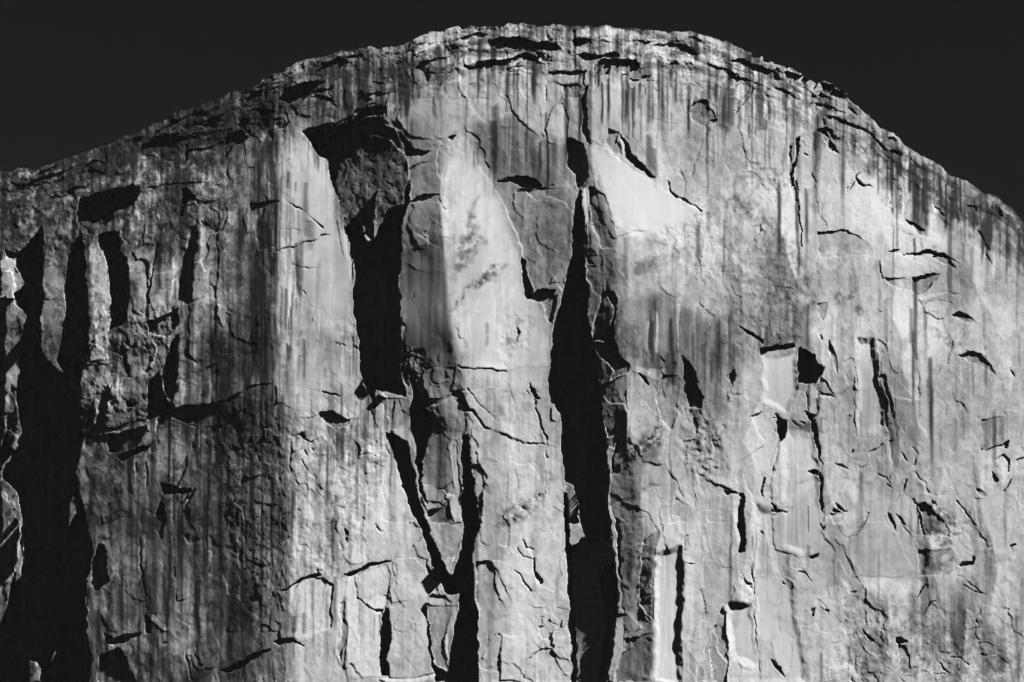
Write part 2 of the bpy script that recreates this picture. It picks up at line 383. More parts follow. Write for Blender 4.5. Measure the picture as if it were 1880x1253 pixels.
lip([(1280,600),(1400,540),(1560,515),(1671,450)], 5, 20)
hole([(40,870),(75,880),(130,900),(155,900),(120,930),(60,940)], 10, part='crevice')
slab([(0,870),(40,890),(70,930),(120,960),(105,1060),(100,1150),(115,1253),(0,1253)], 14, 26, part='buttress', label='grey strip of wall at the left edge of the picture', stain_shade=-0.15)
lip([(160,480),(220,400),(300,290),(380,200)], 5, 24)
lip([(0,440),(80,450),(155,475)], 5, 16)
hole([(240,330),(330,260),(420,210),(400,250),(300,350),(200,480),(180,470)], 7, part=None)
zone(250, 50, 3.58)
hole([(930,470),(980,420),(1080,375),(1190,365),(1240,380),(1130,440),(1100,480),(1000,512),(940,490)], 30, label='black overhung hollow under the left rim')
hole([(1180,300),(1240,240),(1330,205),(1400,215),(1350,250),(1310,285),(1240,310)], 22)
hole([(1370,195),(1480,185),(1500,200),(1420,225)], 12)
hole([(750,560),(800,545),(860,555),(900,555),(850,590),(870,650),(850,665),(830,650),(835,600),(780,560)], 16, part='crevice')
slab([(730,620),(760,560),(790,580),(830,570),(840,610),(760,640),(745,680),(725,660)], 4, 16, part='block')
slab([(830,510),(880,500),(890,550),(850,555)], 4, 16, part='block')
slab([(750,650),(850,670),(890,700),(880,770),(820,750),(760,700)], 4, 20, part='block')
slab([(940,520),(960,510),(1000,620),(985,625)], 3, 24, part='flake')
hole([(940,670),(985,630),(1015,625),(980,650)], 12, part='crevice')
hole([(430,700),(380,690),(300,740),(220,780),(100,790),(30,800),(40,760),(150,740),(230,720),(330,705)], 14, part='crevice')
hole([(590,690),(700,690),(740,720),(700,760),(640,770),(590,830),(570,840),(575,750)], 12, az=-10, part=None)
hole([(320,770),(340,750),(345,820),(330,900),(320,850)], 8, part='crevice')
slab([(590,800),(660,765),(700,770),(720,850),(600,860),(580,850)], 3, 10, part='slab')
slab([(590,900),(700,890),(775,920),(700,970),(610,1000)], 3, 10)
slab([(340,1050),(450,1030),(550,1050),(540,1080),(430,1140),(370,1130)], 4, 8)
hole([(735,1150),(850,1155),(940,1150),(850,1180),(755,1200)], 14, part='crevice')
slab([(735,1155),(755,1200),(850,1170),(810,1253),(790,1320),(730,1360),(715,1253)], 2, 20, part='slab', label='pale leaf of rock under a small black roof', stain_shade=-0.1)
hole([(300,1050),(345,1050),(340,1130),(310,1253),(295,1253)], 7, part='crevice')
lip([(440,650),(560,665),(700,665),(760,690)], 4, 16)
lip([(700,1140),(810,970),(900,920),(1040,850)], 3, 20)
lip([(350,400),(560,400),(740,400)], 3, 12)
lip([(640,490),(720,490),(850,495),(900,480)], 4, 10)
lip([(0,1120),(80,1060),(200,1030),(340,1015),(580,1030)], 4, 18)
lip([(450,1160),(560,1120),(640,1070),(700,1040)], 5, 18)
slab([(110,700),(220,640),(330,610),(430,570),(470,580),(340,640),(230,690),(150,710)], 5, 6, 14, part='ledge')
slab([(240,600),(300,550),(380,535),(420,530),(360,580),(260,610)], 6, 6, 8, part='ledge')
slab([(430,560),(500,520),(590,480),(640,440),(640,470),(560,520),(480,565)], 5, 4, 10, part='ledge')
slab([(520,580),(560,570),(600,600),(560,640),(500,640)], 3, 16, part='block')
slab([(820,350),(950,320),(1090,240),(1100,260),(1000,340),(850,380)], 5, 4, 12, part='ledge')
slab([(1090,230),(1130,205),(1170,220),(1200,230),(1150,260),(1100,290)], 5, 8, 6, part='block')
slab([(1310,180),(1380,150),(1430,165),(1370,190),(1320,200)], 6, 8, 8, part='block')
slab([(1310,300),(1380,250),(1430,230),(1440,300),(1390,310)], 3, 14, part='slab')
slab([(1450,210),(1490,205),(1495,280),(1460,285)], 3, 16)
slab([(1130,440),(1250,400),(1290,395),(1250,430),(1290,470),(1230,465)], 4, 6)
hole([(1110,390),(1140,430),(1250,420),(1300,395),(1240,440),(1130,450)], 7, part='crevice')
hole([(1140,460),(1220,455),(1290,480),(1305,520),(1280,500),(1220,475)], 7, part='crevice')
slab([(1370,340),(1440,330),(1430,480),(1390,525),(1370,480)], 3, 12)
hole([(1430,500),(1500,440),(1640,430),(1600,450),(1510,490),(1440,530)], 6, part='crevice')
slab([(1440,520),(1540,460),(1690,430),(1700,440),(1600,470),(1480,540)], 5, 12, 12, part='ledge')
hole([(1430,590),(1470,540),(1560,515),(1610,520),(1640,550),(1620,580),(1540,585),(1440,615)], 14)
slab([(1450,610),(1560,580),(1620,570),(1625,590),(1560,610)], 5, 14, 12, part='ledge')
slab([(1640,430),(1700,420),(1745,440),(1680,560),(1650,590),(1640,520)], 3, 16)
hole([(1110,690),(1220,640),(1330,615),(1420,570),(1420,610),(1600,590),(1640,620),(1700,700),(1650,750),(1560,720),(1500,720),(1400,760),(1380,790),(1310,840),(1280,880),(1240,820),(1170,745)], 5.1, part=None)
# streaks left of the pale buttress
zone(0, 0, 1)
streaks([(487,255,310,4,.9),(496,260,320,4,1.0),(480,270,330,3,.7),(578,262,312,3,1.1),(584,265,320,3,1.0),(447,375,470,8,.5),(432,380,460,6,.6),(470,300,400,6,.6),
 (420,280,330,5,.7),(402,300,380,7,.6),(560,300,480,10,.25),(572,410,470,8,.3),(534,300,500,3,.5),(537,500,640,2.5,.4),(585,480,640,6,.35),(508,250,560,4,.4),
 (410,680,900,6,1.2),(398,720,860,5,.6),(395,840,900,6,.9),(437,560,750,5,.9),(424,520,740,6,.8),(446,560,1250,9,.5),(463,700,1250,8,.5),(480,640,1000,8,.5),(500,700,1060,7,.5),
 (410,900,1253,10,.9),(395,950,1253,6,.6),(430,930,1200,6,.6),(455,950,1253,6,.6),(310,930,1253,5,.5),(285,820,1100,7,.5),(345,760,900,5,.6),(360,980,1253,5,.4),(330,960,1253,4,.4),
 (372,690,790,4,.5),(305,700,790,5,.6),(620,790,840,4,.8),(628,790,850,5,.9),(645,780,880,5,.7),(655,800,960,4,.6),(617,900,1040,5,.6),(610,950,1060,4,.6),(642,950,1060,4,.5),(583,870,1060,5,.45),
 (615,1055,1180,4,.9),(634,1100,1253,5,.6),(575,1070,1200,3,.3),(560,1080,1253,3,.3),(600,1080,1253,3,.3),(660,1060,1253,4,.3),(530,1120,1253,6,.4)])

# ================================================================== summit band
zone(650, 20, 3.58)
hole([(720,360),(780,360),(830,330),(920,305),(1000,300),(1080,290),(1160,280),(1220,300),(1190,330),(1090,330),(1040,345),(930,345),(830,380),(760,390)], 14,
     part='crevice', label='long dark overhang curving under the summit')
slab([(1030,350),(1100,330),(1200,330),(1300,350),(1240,390),(1130,385)], -3, -16, part='slab', stain_shade=.3)
hole([(885,190),(950,165),(1040,180),(1150,190),(1260,195),(1330,205),(1370,240),(1250,240),(1150,245),(1050,250),(930,240),(890,225)], 20, part='alcove', label='black slot under the summit blocks')
hole([(740,160),(800,140),(880,150),(830,200),(760,190),(680,190),(580,210),(680,180)], 8, part='crevice')
hole([(1280,400),(1360,400),(1450,395),(1530,380),(1500,420),(1400,425),(1290,420)], 9, part='crevice')
hole([(1440,190),(1500,200),(1540,230),(1500,245),(1460,235)], 9, part='crevice')
hole([(1480,290),(1560,285),(1620,310),(1570,330),(1510,330)], 11, part='crevice')
hole([(1600,300),(1720,265),(1750,295),(1680,315),(1620,330)], 12, part='crevice')
slab([(580,130),(600,120),(680,95),(700,110),(760,110),(740,150),(640,180),(540,220),(470,270),(400,290),(370,260),(390,190),(470,140)], 5, 6, 6, part='slab', stain_shade=-.25)
slab([(400,390),(440,340),(520,310),(640,285),(680,290),(660,340),(640,430),(600,470),(560,500),(540,460),(490,460),(450,400)], 4, -12, part='slab', stain_shade=.15)
slab([(390,390),(440,390),(490,460),(480,500),(400,480),(380,420)], 2, 14)
hole([(415,380),(450,390),(500,440),(490,460),(450,430)], 7, part='crevice')
lip([(560,520),(620,480),(680,420),(720,370),(730,290)], 3, 16)
slab([(730,290),(800,260),(900,270),(1000,270),(1110,250),(1190,250),(1160,280),(1080,290),(920,305),(830,330),(750,355),(725,340)], 4, 8, 8, part='ledge', stain_shade=-.15)
slab([(1190,260),(1280,270),(1310,330),(1290,360),(1220,320)], 3, -8)
slab([(300,640),(420,590),(600,580),(780,560),(900,570),(820,650),(740,760),(620,830),(520,850),(400,820),(320,780),(290,720)], 3, 6, part='slab', label='smooth pale shell of rock below the summit', stain_shade=-.08)
hole([(620,830),(680,820),(640,860)], 8, part='crevice')
slab([(1000,540),(1120,500),(1300,470),(1380,500),(1370,580),(1290,680),(1260,780),(1250,830),(1190,820),(1110,740),(1040,640)], 4, 4, part='slab', label='pale wedge of rock right of the dark stained patch', stain_shade=-.1)
slab([(1260,780),(1290,680),(1370,610),(1410,700),(1400,860),(1340,870),(1280,850)], 3, 10, part='flake', stain_shade=-.1)
slab([(1370,500),(1450,480),(1510,500),(1500,560),(1440,580),(1380,560)], -2, -12, stain_shade=.1)
lip([(1000,510),(1100,490),(1200,420),(1240,380)], 3, 14)
slab([(280,810),(340,830),(400,890),(490,930),(440,945),(370,940),(290,900),(230,850)], -14, 0, part='alcove')
slab([(530,1000),(560,900),(640,880),(660,900),(620,1000),(580,1120),(540,1060)], 2, -4, part='flake')
slab([(340,960),(480,940),(500,950),(420,1000),(340,1030)], 3, 0)
slab([(340,1040),(440,1000),(530,990),(530,1060),(570,1130),(560,1253),(370,1253),(380,1150),(345,1080)], 3, -3, part='pillar_head')
lip([(890,860),(960,820),(870,830),(760,870)], 2.5, 12)
hole([(930,1120),(1010,1100),(1090,1090),(1170,1100),(1230,1130),(1240,1150),(1160,1160),(1090,1160),(1060,1140)], 16, part='alcove', label='small black crescent roof beside the prow')
hole([(1400,840),(1460,850),(1510,880),(1530,950),(1540,1100),(1500,1150),(1460,1170),(1450,1120),(1440,1060),(1400,1000),(1400,920)], 12, az=-18, part='recess', label='dark rough niche above the tall chimney')
hole([(1500,520),(1525,480),(1530,700),(1540,800),(1555,880),(1530,860),(1505,800),(1500,700)], 9, part='crevice')
slab([(1510,400),(1580,340),(1590,380),(1540,470),(1510,490)], 4, 12, part='flake')
slab([(1420,1160),(1380,1100),(1250,1150),(1100,1180),(1200,1253),(1420,1253)], 2, -2, part=None)
stain_shade([(640,660),(720,640),(740,720),(650,730)], .2, 20, .1)
zone(0, 0, 1)
streaks([(795,165,210,2.5,1.0),(810,170,260,2.5,.5),(720,130,190,4,.9),(733,150,190,4,.9),(700,140,160,5,.9),(745,130,195,4,.7),(1006,255,360,3,1.0),(1003,210,250,3,.7),(965,240,310,4,.4),(975,270,330,4,.5),
 (910,190,330,9,.5),(925,230,320,6,.5),(890,240,300,6,.4),(880,250,300,4,.4),(1040,260,320,4,.4),
 (1106,140,235,2.5,1.3),(1117,142,230,3,1.2),(1098,140,170,2.5,1.0),(1092,140,165,2,.8),(1126,142,160,2,.8),(1155,150,280,2.5,1.3),(1145,150,240,4,.5),(1149,170,235,3,.6),(1252,140,200,4,.9),(1240,150,200,5,.5),
 (1298,230,310,3,1.0),(1300,300,370,2,.5),(1193,250,330,6,.6),(1202,270,340,6,.5),(1310,250,320,2,.5),(1175,150,180,2,.8),(1165,150,170,2,.8),(1344,170,235,6,.8),(1395,160,240,7,.9),(1390,150,220,4,.8),
 (1463,330,450,4,1.0),(1466,440,520,3,.6),(1480,340,460,4,.6),(1455,260,340,4,.8),(1330,180,260,5,.5),(1320,330,440,4,.4),(1302,380,430,5,.5),(1175,120,132,3,.8)])

zone(1050, 20, 3.58)
hole([(175,340),(210,320),(300,310),(430,325),(455,350),(420,390),(350,405),(300,360),(270,360),(250,410),(225,410),(200,370),(170,410),(140,420)], 18, part='alcove', label='black alcove above the streaked slab')
hole([(40,290),(110,280),(180,315),(160,330),(80,320)], 9, part='crevice')
hole([(200,295),(290,265),(310,295),(260,310)], 9, part='crevice')
hole([(600,230),(650,210),(730,225),(830,275),(790,285),(700,280),(660,250)], 13, part='alcove')
hole([(540,225),(590,215),(600,235),(560,250)], 9, part='crevice')
hole([(640,350),(680,335),(705,360),(680,360)], 8, part='crevice')
hole([(880,330),(1000,380),(1110,430),(1050,420),(960,385),(890,350)], 8, part='crevice', label='long thin slanting roof below the right shoulder')
hole([(970,275),(1040,310),(1140,325),(1250,380),(1360,430),(1350,465),(1260,430),(1160,370),(1060,320)], 12, part='crevice', label='dark band of overhangs along the right shoulder')
hole([(1390,400),(1450,400),(1530,430),(1620,470),(1600,510),(1500,490),(1420,470)], 14, part='crevice')
hole([(1640,475),(1720,490),(1790,540),(1790,580),(1720,560),(1660,530)], 16, part='alcove')
hole([(760,170),(800,175),(850,200),(820,205)], 6, part='crevice')
hole([(420,195),(490,205),(530,190),(510,220),(450,220)], 7, part='crevice')
hole([(350,440),(440,440),(520,405),(480,440),(420,450)], 9, part='crevice')
slab([(600,270),(640,290),(760,280),(840,330),(830,360),(740,360),(700,350),(660,320),(590,360),(580,320)], 4, 8, 6, part='block', stain_shade=-.15)
slab([(340,420),(440,370),(560,360),(540,400),(470,430),(380,440)], 4, -6, 2, part='ledge', stain_shade=.2)
slab([(310,290),(420,280),(430,320),(330,315)], 4, 8, part='block')
slab([(380,160),(410,170),(405,220),(360,240)], 4, 20, part='flake')
slab([(130,330),(150,340),(140,420),(90,500),(75,470),(90,390)], 4, 10, part='flake')
slab([(830,280),(910,260),(960,290),(1050,320),(1180,380),(1280,430),(1360,480),(1280,490),(1150,430),(1040,360),(900,330)], 5, 8, 6, part='ledge', stain_shade=-.2)
slab([(1480,500),(1600,510),(1610,530),(1560,600),(1500,580),(1470,540)], 4, 12, part='slab')
slab([(1310,560),(1440,560),(1480,590),(1530,680),(1500,720),(1450,820),(1360,790),(1420,740),(1340,700)], 3, 4, part='slab')
slab([(1500,740),(1560,640),(1660,740),(1650,780),(1600,790),(1480,820)], 5, 8, part='slab', label='pale kite-shaped slab on the right shoulder')
hole([(1630,780),(1670,800),(1700,840),(1760,930),(1700,890),(1650,830)], 6, part='crevice')
hole([(1660,750),(1700,770),(1740,830),(1790,840),(1720,835),(1690,790)], 6, part='crevice')
hole([(1085,650),(1120,600),(1190,520),(1195,540),(1140,610),(1100,660)], 6, part='crevice')
slab([(1090,660),(1190,540),(1210,530),(1220,700),(1130,720)], 3, 8, part='slab')
slab([(880,580),(960,680),(970,715),(920,720),(880,770),(850,760),(790,720),(770,660),(800,600)], -2, -10, part='slab', stain_shade=.3)
hole([(905,740),(930,715),(980,712),(970,725),(920,745)], 6, part='crevice')
hole([(880,770),(892,770),(895,900),(893,1020),(885,1000),(882,880)], 7, part='crevice')
slab([(895,760),(930,730),(990,730),(1000,960),(930,990),(900,960)], 3, 5, part='slab')
lip([(850,470),(900,560),(960,640),(985,700)], 3, 20)
slab([(250,770),(310,790),(300,860),(330,950),(260,920),(235,860)], -3, -14, part='flake', stain_shade=.15)
hole([(315,800),(340,840),(400,940),(470,1020),(540,1100),(500,1090),(430,1030),(370,960),(340,900)], 16, part='crevice', label='dark crescent slot above the pale triangular slab')
slab([(100,880),(160,890),(230,900),(320,980),(430,1070),(540,1130),(640,1190),(760,1253),(860,1305),(770,1370),(600,1410),(420,1460),(260,1500),(200,1380),(150,1130),(110,1000)], 9, 0, part='slab', label='bright triangular slab beside the tall chimney', stain_shade=-.04)
slab([(310,830),(340,900),(350,960),(400,1040),(340,960),(315,900)], 3, 12, part='flake')
slab([(110,430),(330,430),(320,700),(220,760),(190,870),(130,850),(100,740)], 3, 6, part='slab', label='pale slab hung with thin black streaks')
lip([(640,1253),(630,1150),(610,1060)], 2, 10)
crack([(690,1020),(740,1130),(750,1180),(735,1230)], 1.2, 4)
crack([(630,1110),(650,1190),(720,1230),(770,1253)], 1.4, 5)
lip([(480,640),(540,560),(520,700),(620,740),(760,740)], 2, 20)
lip([(1090,680),(1150,960),(1240,1010)], 2.5, 16)
hole([(1480,830),(1500,820),(1510,860),(1495,960),(1470,1060),(1440,1110),(1450,1040),(1490,950)], 8, part='crevice')
hole([(1435,870),(1450,880),(1455,1000),(1440,990)], 7, part='crevice')
hole([(1530,920),(1560,940),(1545,940)], 5, part=None)
hole([(1440,1110),(1470,1080),(1480,1253),(1460,1253),(1450,1180)], 6, part='crevice')
crumble([(1150,980),(1400,1020),(1440,1100),(1420,1253),(1200,1253)], .6, 12)
crumble([(760,480),(1000,520),(1000,700),(800,720)], .5, 16)
hole([(1660,690),(1740,710),(1790,725),(1790,740),(1700,725)], 7, part='crevice')
hole([(1330,510),(1400,515),(1450,560),(1410,550),(1370,530)], 8, part='crevice')
hole([(1560,620),(1600,600),(1640,540),(1650,570),(1600,640)], 5, part=None)
slab([(1640,540),(1740,590),(1740,680),(1670,670),(1660,610)], 2, -8, part='slab', stain_shade=.35)
for z in ((1170,240,30),(1220,300,26),(1280,330,30),(1110,270,26),(1350,350,22)):
    slab([(z[0]-z[2],z[1]-12),(z[0]+5,z[1]-20),(z[0]+z[2],z[1]+5),(z[0]+8,z[1]+22),(z[0]-z[2],z[1]+10)], 5, 8, 4, part='block')

# ================================================================== right shoulder
zone(1450, 120, 3.579)
hole([(230,325),(300,345),(390,385),(470,420),(540,465),(640,540),(660,560),(600,530),(520,465),(450,430),(370,395),(290,355)], 9, part='crevice', label='thin curved roof following the right rim')
hole([(665,545),(720,560),(745,580),(720,600),(680,580)], 10, part='crevice')
hole([(370,270),(420,300),(450,335),(400,310)], 7, part='crevice')
hole([(640,465),(690,470),(720,490),(690,500)], 8, part='crevice')
hole([(205,105),(280,110),(295,125),(300,205),(380,200),(350,215),(280,200),(230,165)], 14, part='crevice')
slab([(280,142),(340,160),(385,195),(330,190),(290,160)], 10, 10, 14, part='cap_block', label='thin pale cap block jutting from the right rim')
slab([(640,435),(680,440),(725,485),(690,475),(645,460)], 8, 12, 12, part='cap_block')
slab([(1300,860),(1360,865),(1380,890),(1340,890)], 6, 12, 10, part='cap_block')
hole([(365,805),(420,745),(470,695),(440,745),(385,815),(370,825)], 5, part='crevice')
hole([(430,735),(470,755),(500,780),(560,795),(500,790),(450,765)], 6, part='crevice')
hole([(670,735),(715,770),(690,755)], 5, part=None)
hole([(720,800),(740,800),(735,990),(722,980)], 6, part='crevice')
hole([(760,1010),(830,1040),(900,1085),(840,1075),(790,1040)], 7, part='crevice', label='small dark roof in the streaked right wall')
hole([(1225,1080),(1260,1110),(1270,1150),(1305,1200),(1300,1235),(1280,1180),(1250,1120)], 5, part='crevice')
hole([(640,1225),(680,1210),(720,1205),(690,1225)], 6, part='crevice')
hole([(760,1240),(880,1235),(990,1240),(1100,1290),(960,1260),(850,1250)], 8, part='crevice')
slab([(670,1000),(750,1015),(830,1080),(990,1160),(960,1180),(830,1130),(660,1050)], 5, 6, 6, part='ledge', stain_shade=-.15)
slab([(170,420),(240,400),(300,480),(360,490),(300,500),(240,460)], 3, -10, stain_shade=.2)
hole([(245,520),(320,570),(330,580),(270,545)], 5, part='crevice')
hole([(230,750),(275,742),(250,755)], 4, part=None)
hole([(105,570),(130,585),(115,585)], 5, part=None)
slab([(80,430),(130,280),(235,370),(220,420),(170,430),(110,460),(60,460)], 3, 6, part=None)
hole([(45,740),(60,760),(60,1000),(65,1180),(50,1190),(45,1000)], 6, part='crevice')
hole([(100,760),(120,880),(105,1000),(110,1180),(98,1100),(95,900)], 4, part=None)
slab([(310,200),(370,220),(370,330),(310,330)], 3, 12, part='slab')
slab([(160,180),(240,250),(215,360),(140,300)], 3, -6, stain_shade=.2, part='slab')
slab([(950,930),(1020,1000),(1000,1010)], 3, 10, part='flake')
hole([(940,900),(980,950),(1010,1000),(960,960)], 5, part='crevice')
hole([(1170,920),(1240,940),(1240,965),(1190,950)], 7, part='crevice')
hole([(1370,930),(1410,1000),(1380,990)], 6, part='crevice')
slab([(1340,1000),(1470,1080),(1480,1095),(1400,1060)], 3, 8, 4, part='flake')
slab([(170,1100),(380,1060),(520,1170),(560,1253),(200,1253)], 2, -4, part='slab')
zone(0, 0, 1)
streaks([(1678,300,420,5,.9),(1686,320,430,4,1.0),(1700,290,440,6,1.1),(1692,380,440,3,.8),(1715,300,340,5,.7),(1722,330,380,8,.6),(1740,310,350,4,.8),(1755,330,380,3,.8),(1763,330,400,3,.9),(1775,335,380,3,.7),
 (1782,340,385,4,.9),(1795,350,390,4,.9),(1805,355,390,5,1.0),(1768,390,420,4,.8),(1653,290,330,5,.7),(1653,350,400,3,.8),(1600,215,270,3,.8),(1590,215,250,3,.7),(1565,240,280,3,.6),(1535,200,260,4,.7),(1525,170,200,4,.9),
 (1820,380,440,5,.6),(1835,390,430,5,.7),(1850,400,430,4,.7),(1745,390,410,5,.5),(1678,440,480,3,.8),(1692,440,475,3,.8),(1715,440,465,5,.6),(1878,380,500,3,.6),(1865,400,470,6,.3),
 (1680,500,700,4.5,.9),(1673,560,640,4,.8),(1676,600,760,3,.8),(1698,560,700,4,.7),(1708,640,830,5,1.0),(1703,690,800,4,.6),(1712,700,900,4,.5),(1693,700,760,6,.5)])

# ================================================================== pillar, prow and shield
zone(650, 330, 3.386)
slab([(270,290),(330,320),(440,370),(545,435),(560,540),(560,700),(600,900),(640,1060),(620,1130),(500,1170),(440,1120),(300,1060),(280,900),(290,600),(285,400)], 4, 0, part='pillar', label='dim grey left face of the central prow')
lip([(290,320),(380,330),(450,370),(545,435)], -3, 14)
lip([(320,520),(380,570),(440,580),(540,580)], 2.5, 16)
zone(0, 0, 1)
slab([(840,262),(855,252),(868,282),(879,310),(899,336),(910,350),(925,377),(945,421),(953,448),(957,483),(963,519),(965,548),(993,557),(1004,590),(1012,625),(1009,678),
      (928,678),(857,672),(839,643),(827,596),(818,519),(812,448),(808,374),(808,330),(815,300),(830,280)], 2, 0, part='prow', label='broad smooth bright face of the central prow', stain_shade=-.06)
zone(650, 330, 3.386)
stain_shade([(760,100),(740,200),(800,400),(700,560),(640,560),(640,440),(700,340),(720,220)], .35, 10, 0)
stain_shade([(600,800),(680,700),(860,560),(930,550),(860,640),(720,700),(640,780)], .55, 7, 0)
crumble([(600,800),(680,700),(860,560),(930,550),(860,640),(720,700),(640,780)], 1.2, 7)
crumble([(700,220),(760,180),(800,400),(700,440),(640,470)], .9, 8)
crumble([(920,820),(1100,860),(1080,1050),(940,1150),(920,1000)], .8, 12)
hole([(1030,490),(1055,520),(1075,600),(1110,690),(1090,740),(1065,750),(1058,640),(1040,540)], 24, part='crevice', label='black slot at the right edge of the prow')
hole([(1090,730),(1140,690),(1200,680),(1260,690),(1220,740),(1160,770),(1100,760),(1070,755)], 20, part='alcove')
slab([(930,160),(1000,60),(1200,40),(1360,50),(1350,150),(1340,300),(1330,440),(1290,560),(1200,640),(1120,690),(1080,600),(1040,490),(1020,350),(990,290)], 5, -2, part='shield', label='grey hanging shield of rock between prow and chimney', stain_shade=.15)
slab([(1290,560),(1350,480),(1350,560),(1300,640),(1230,640)], 4, 8, part='block')
slab([(1160,770),(1260,720),(1250,800),(1225,900),(1200,880)], -6, -10, part='slab')
lip([(980,60),(1000,200),(1060,240)], 2, 12)
hole([(1000,990),(1015,920),(1025,960),(1010,1010)], 5, part=None)
lip([(650,1080),(700,1150),(760,1165),(860,1170),(980,1200)], 4, 12)
hole([(270,200),(330,130),(430,95),(530,100),(430,130),(330,180)], 5, part=None)
crumble([(280,1040),(440,1060),(500,1170),(420,1253),(290,1253)], 1.2, 8)
stain_shade([(370,380),(480,410),(480,500),(400,500)], .4, 8, 0)
slab([(1420,80),(1440,60),(1456,140),(1450,250),(1456,420),(1430,460),(1418,260)], 3, 12, part='flake')
zone(670, 650, 4.041)
crack([(700,100),(780,100),(880,100),(1040,130)], 1.3, 5)
crack([(800,420),(840,490),(900,560),(1030,605),(1130,640),(1190,660),(1330,670)], 2.0, 9)
lip([(1330,670),(1190,660),(1030,605),(900,560),(840,490),(800,420)][::-1], 3, 26)
crack([(770,260),(830,360),(900,420),(960,490)], 1.1, 3.5)
crack([(1240,220),(1265,330),(1300,480),(1330,580),(1350,640),(1360,780)], 1.5, 5)
hole([(1240,215),(1265,260),(1310,330),(1280,330),(1245,290)], 7, part='crevice')
lip([(800,760),(900,785),(1010,805)], 2.5, 14)
slab([(840,280),(930,240),(1250,300),(1300,480),(1320,660),(1190,650),(1030,600),(900,550),(840,480),(770,380),(730,280)], 3, 3, part='slab', label='smooth pale sheet above a long curved crack')
hole([(750,430),(810,430),(780,420),(750,360)], 10, part='crevice')
hole([(640,300),(700,270),(740,320),(720,340),(640,320)], 10, part='crevice')
hole([(720,250),(790,250),(890,240),(830,255),(770,265),(730,265)], 7, part='crevice')
slab([(420,420),(520,380),(640,330),(740,380),(750,500),(730,600),(660,620),(620,600),(560,580),(480,610),(450,480)], 10, 5, part='block', label='grey jammed block in the fork of the chimneys')
slab([(480,610),(560,590),(640,590),(610,680),(610,800),(640,950),(540,990),(430,960),(450,800),(460,680)], 8, 1, part='pillar', label='dark tapering pillar between the forking chimneys', stain_shade=.22)
slab([(610,680),(650,630),(670,640),(690,820),(710,980),(710,1253),(650,1253),(620,1100),(590,1050),(650,950),(620,820)], 6, 26, part='flake', label='bright blade of rock beside the black fork', stain_shade=-.1)
slab([(430,970),(560,990),(600,1050),(560,1080),(510,1150),(460,1170),(430,1060)], 6, 6, part='block')
slab([(560,990),(640,950),(680,1050),(600,1040)], 3, -8, part='block')
slab([(460,1180),(560,1140),(620,1070),(640,1253),(470,1253)], 3, -14, part='slab', stain_shade=.25)
slab([(190,560),(300,530),(390,670),(395,740),(360,720),(310,680),(250,640)], 8, 10, part='flake', label='pale flake above the slanting chimney')
slab([(320,690),(390,700),(400,900),(440,1060),(460,1180),(440,1253),(400,1180),(350,900)], 8, 2, part='flake', stain_shade=.2)
slab([(110,350),(200,320),(310,330),(320,470),(350,480),(280,530),(180,560),(190,480),(150,450)], 4, -4, part='block')
hole([(190,490),(205,340),(215,360),(200,480)], 5, part='crevice')
slab([(480,120),(600,100),(680,110),(670,200),(640,290),(560,340),(500,330),(450,250),(430,170)], 5, 8, part='block')
hole([(600,110),(680,100),(690,140),(640,200),(610,180)], 4, part=None)
slab([(400,280),(450,290),(520,360),(420,400),(390,340)], 4, -8, part='block')
slab([(280,130),(360,130),(350,300),(300,290)], 3, -10, part='slab')
lip([(1330,670),(1400,690),(1450,700)], 2.5, 10)
stain_shade([(1000,1253),(1060,1130),(1200,1060),(1330,960),(1380,880),(1400,960),(1280,1130),(1180,1253)], .22, 8, 0)
crumble([(1000,1253),(1060,1130),(1200,1060),(1330,960),(1380,880),(1400,960),(1280,1130),(1180,1253)], 1.3, 10)
slab([(800,820),(850,830),(880,940),(940,1040),(870,990),(860,1253),(830,1253)], -1, -9, part=None, stain_shade=.1)
slab([(1380,400),(1440,365),(1448,460),(1420,520),(1400,480)], 4, 14, part='flake')
slab([(1490,950),(1540,940),(1560,1060),(1576,1110),(1576,1253),(1500,1253),(1480,1080)], -12, -2, part='block', label='rough block wedged low in the tall chimney')
zone(680, 930, 3.879)
slab([(760,390),(860,390),(890,500),(910,650),(970,740),(970,920),(940,1060),(935,1200),(790,1140),(780,780),(765,560)], -1, -8, part='slab', stain_shade=.12)
slab([(940,920),(1120,930),(1200,1000),(1130,1060),(1090,1140),(1080,1253),(940,1253)], 4, 4, part='slab', label='pale squared slab low on the prow')
lip([(780,1130),(830,1150),(900,1145)], 3, 10)
crack([(1030,450),(1080,510),(1160,590)], 1.5, 5)
crack([(1170,370),(1180,450),(1215,540)], 1.8, 6)
crack([(1050,290),(1090,350),(1165,380)], 1.2, 4)
crack([(1090,240),(1110,290),(1160,310)], 1.2, 4)
slab([(870,390),(960,400),(1060,330),(1170,390),(1210,540),(1160,590),(1100,690),(1040,720),(980,640),(930,520)], 3, 4, part='slab')
lip([(980,640),(1040,710),(1130,680),(1170,720),(1260,730)], 4, 14)
hole([(1280,920),(1310,870),(1300,960),(1280,950)], 6, part='crevice')
hole([(1350,860),(1380,810),(1370,860)], 6, part='crevice')
hole([(1290,990),(1310,980),(1305,1015)], 5, part=None)
slab([(1300,890),(1380,870),(1440,780),(1460,900),(1455,1110),(1340,1080),(1290,1030)], 4, 6, part='block')
slab([(1190,860),(1290,800),(1350,850),(1290,880),(1280,940),(1220,930)], -2, -4, part='slab')
slab([(1110,1253),(1130,1090),(1200,1010),(1290,1010),(1320,1100),(1440,1253)], 5, -4, part='block')
slab([(370,700),(430,620),(530,610),(580,700),(570,790),(540,900),(530,1060),(550,1180),(470,1150),(430,1000),(420,860)], 8, -8, part='block', label='grey fluted block at the foot of the fork', stain_shade=.2)
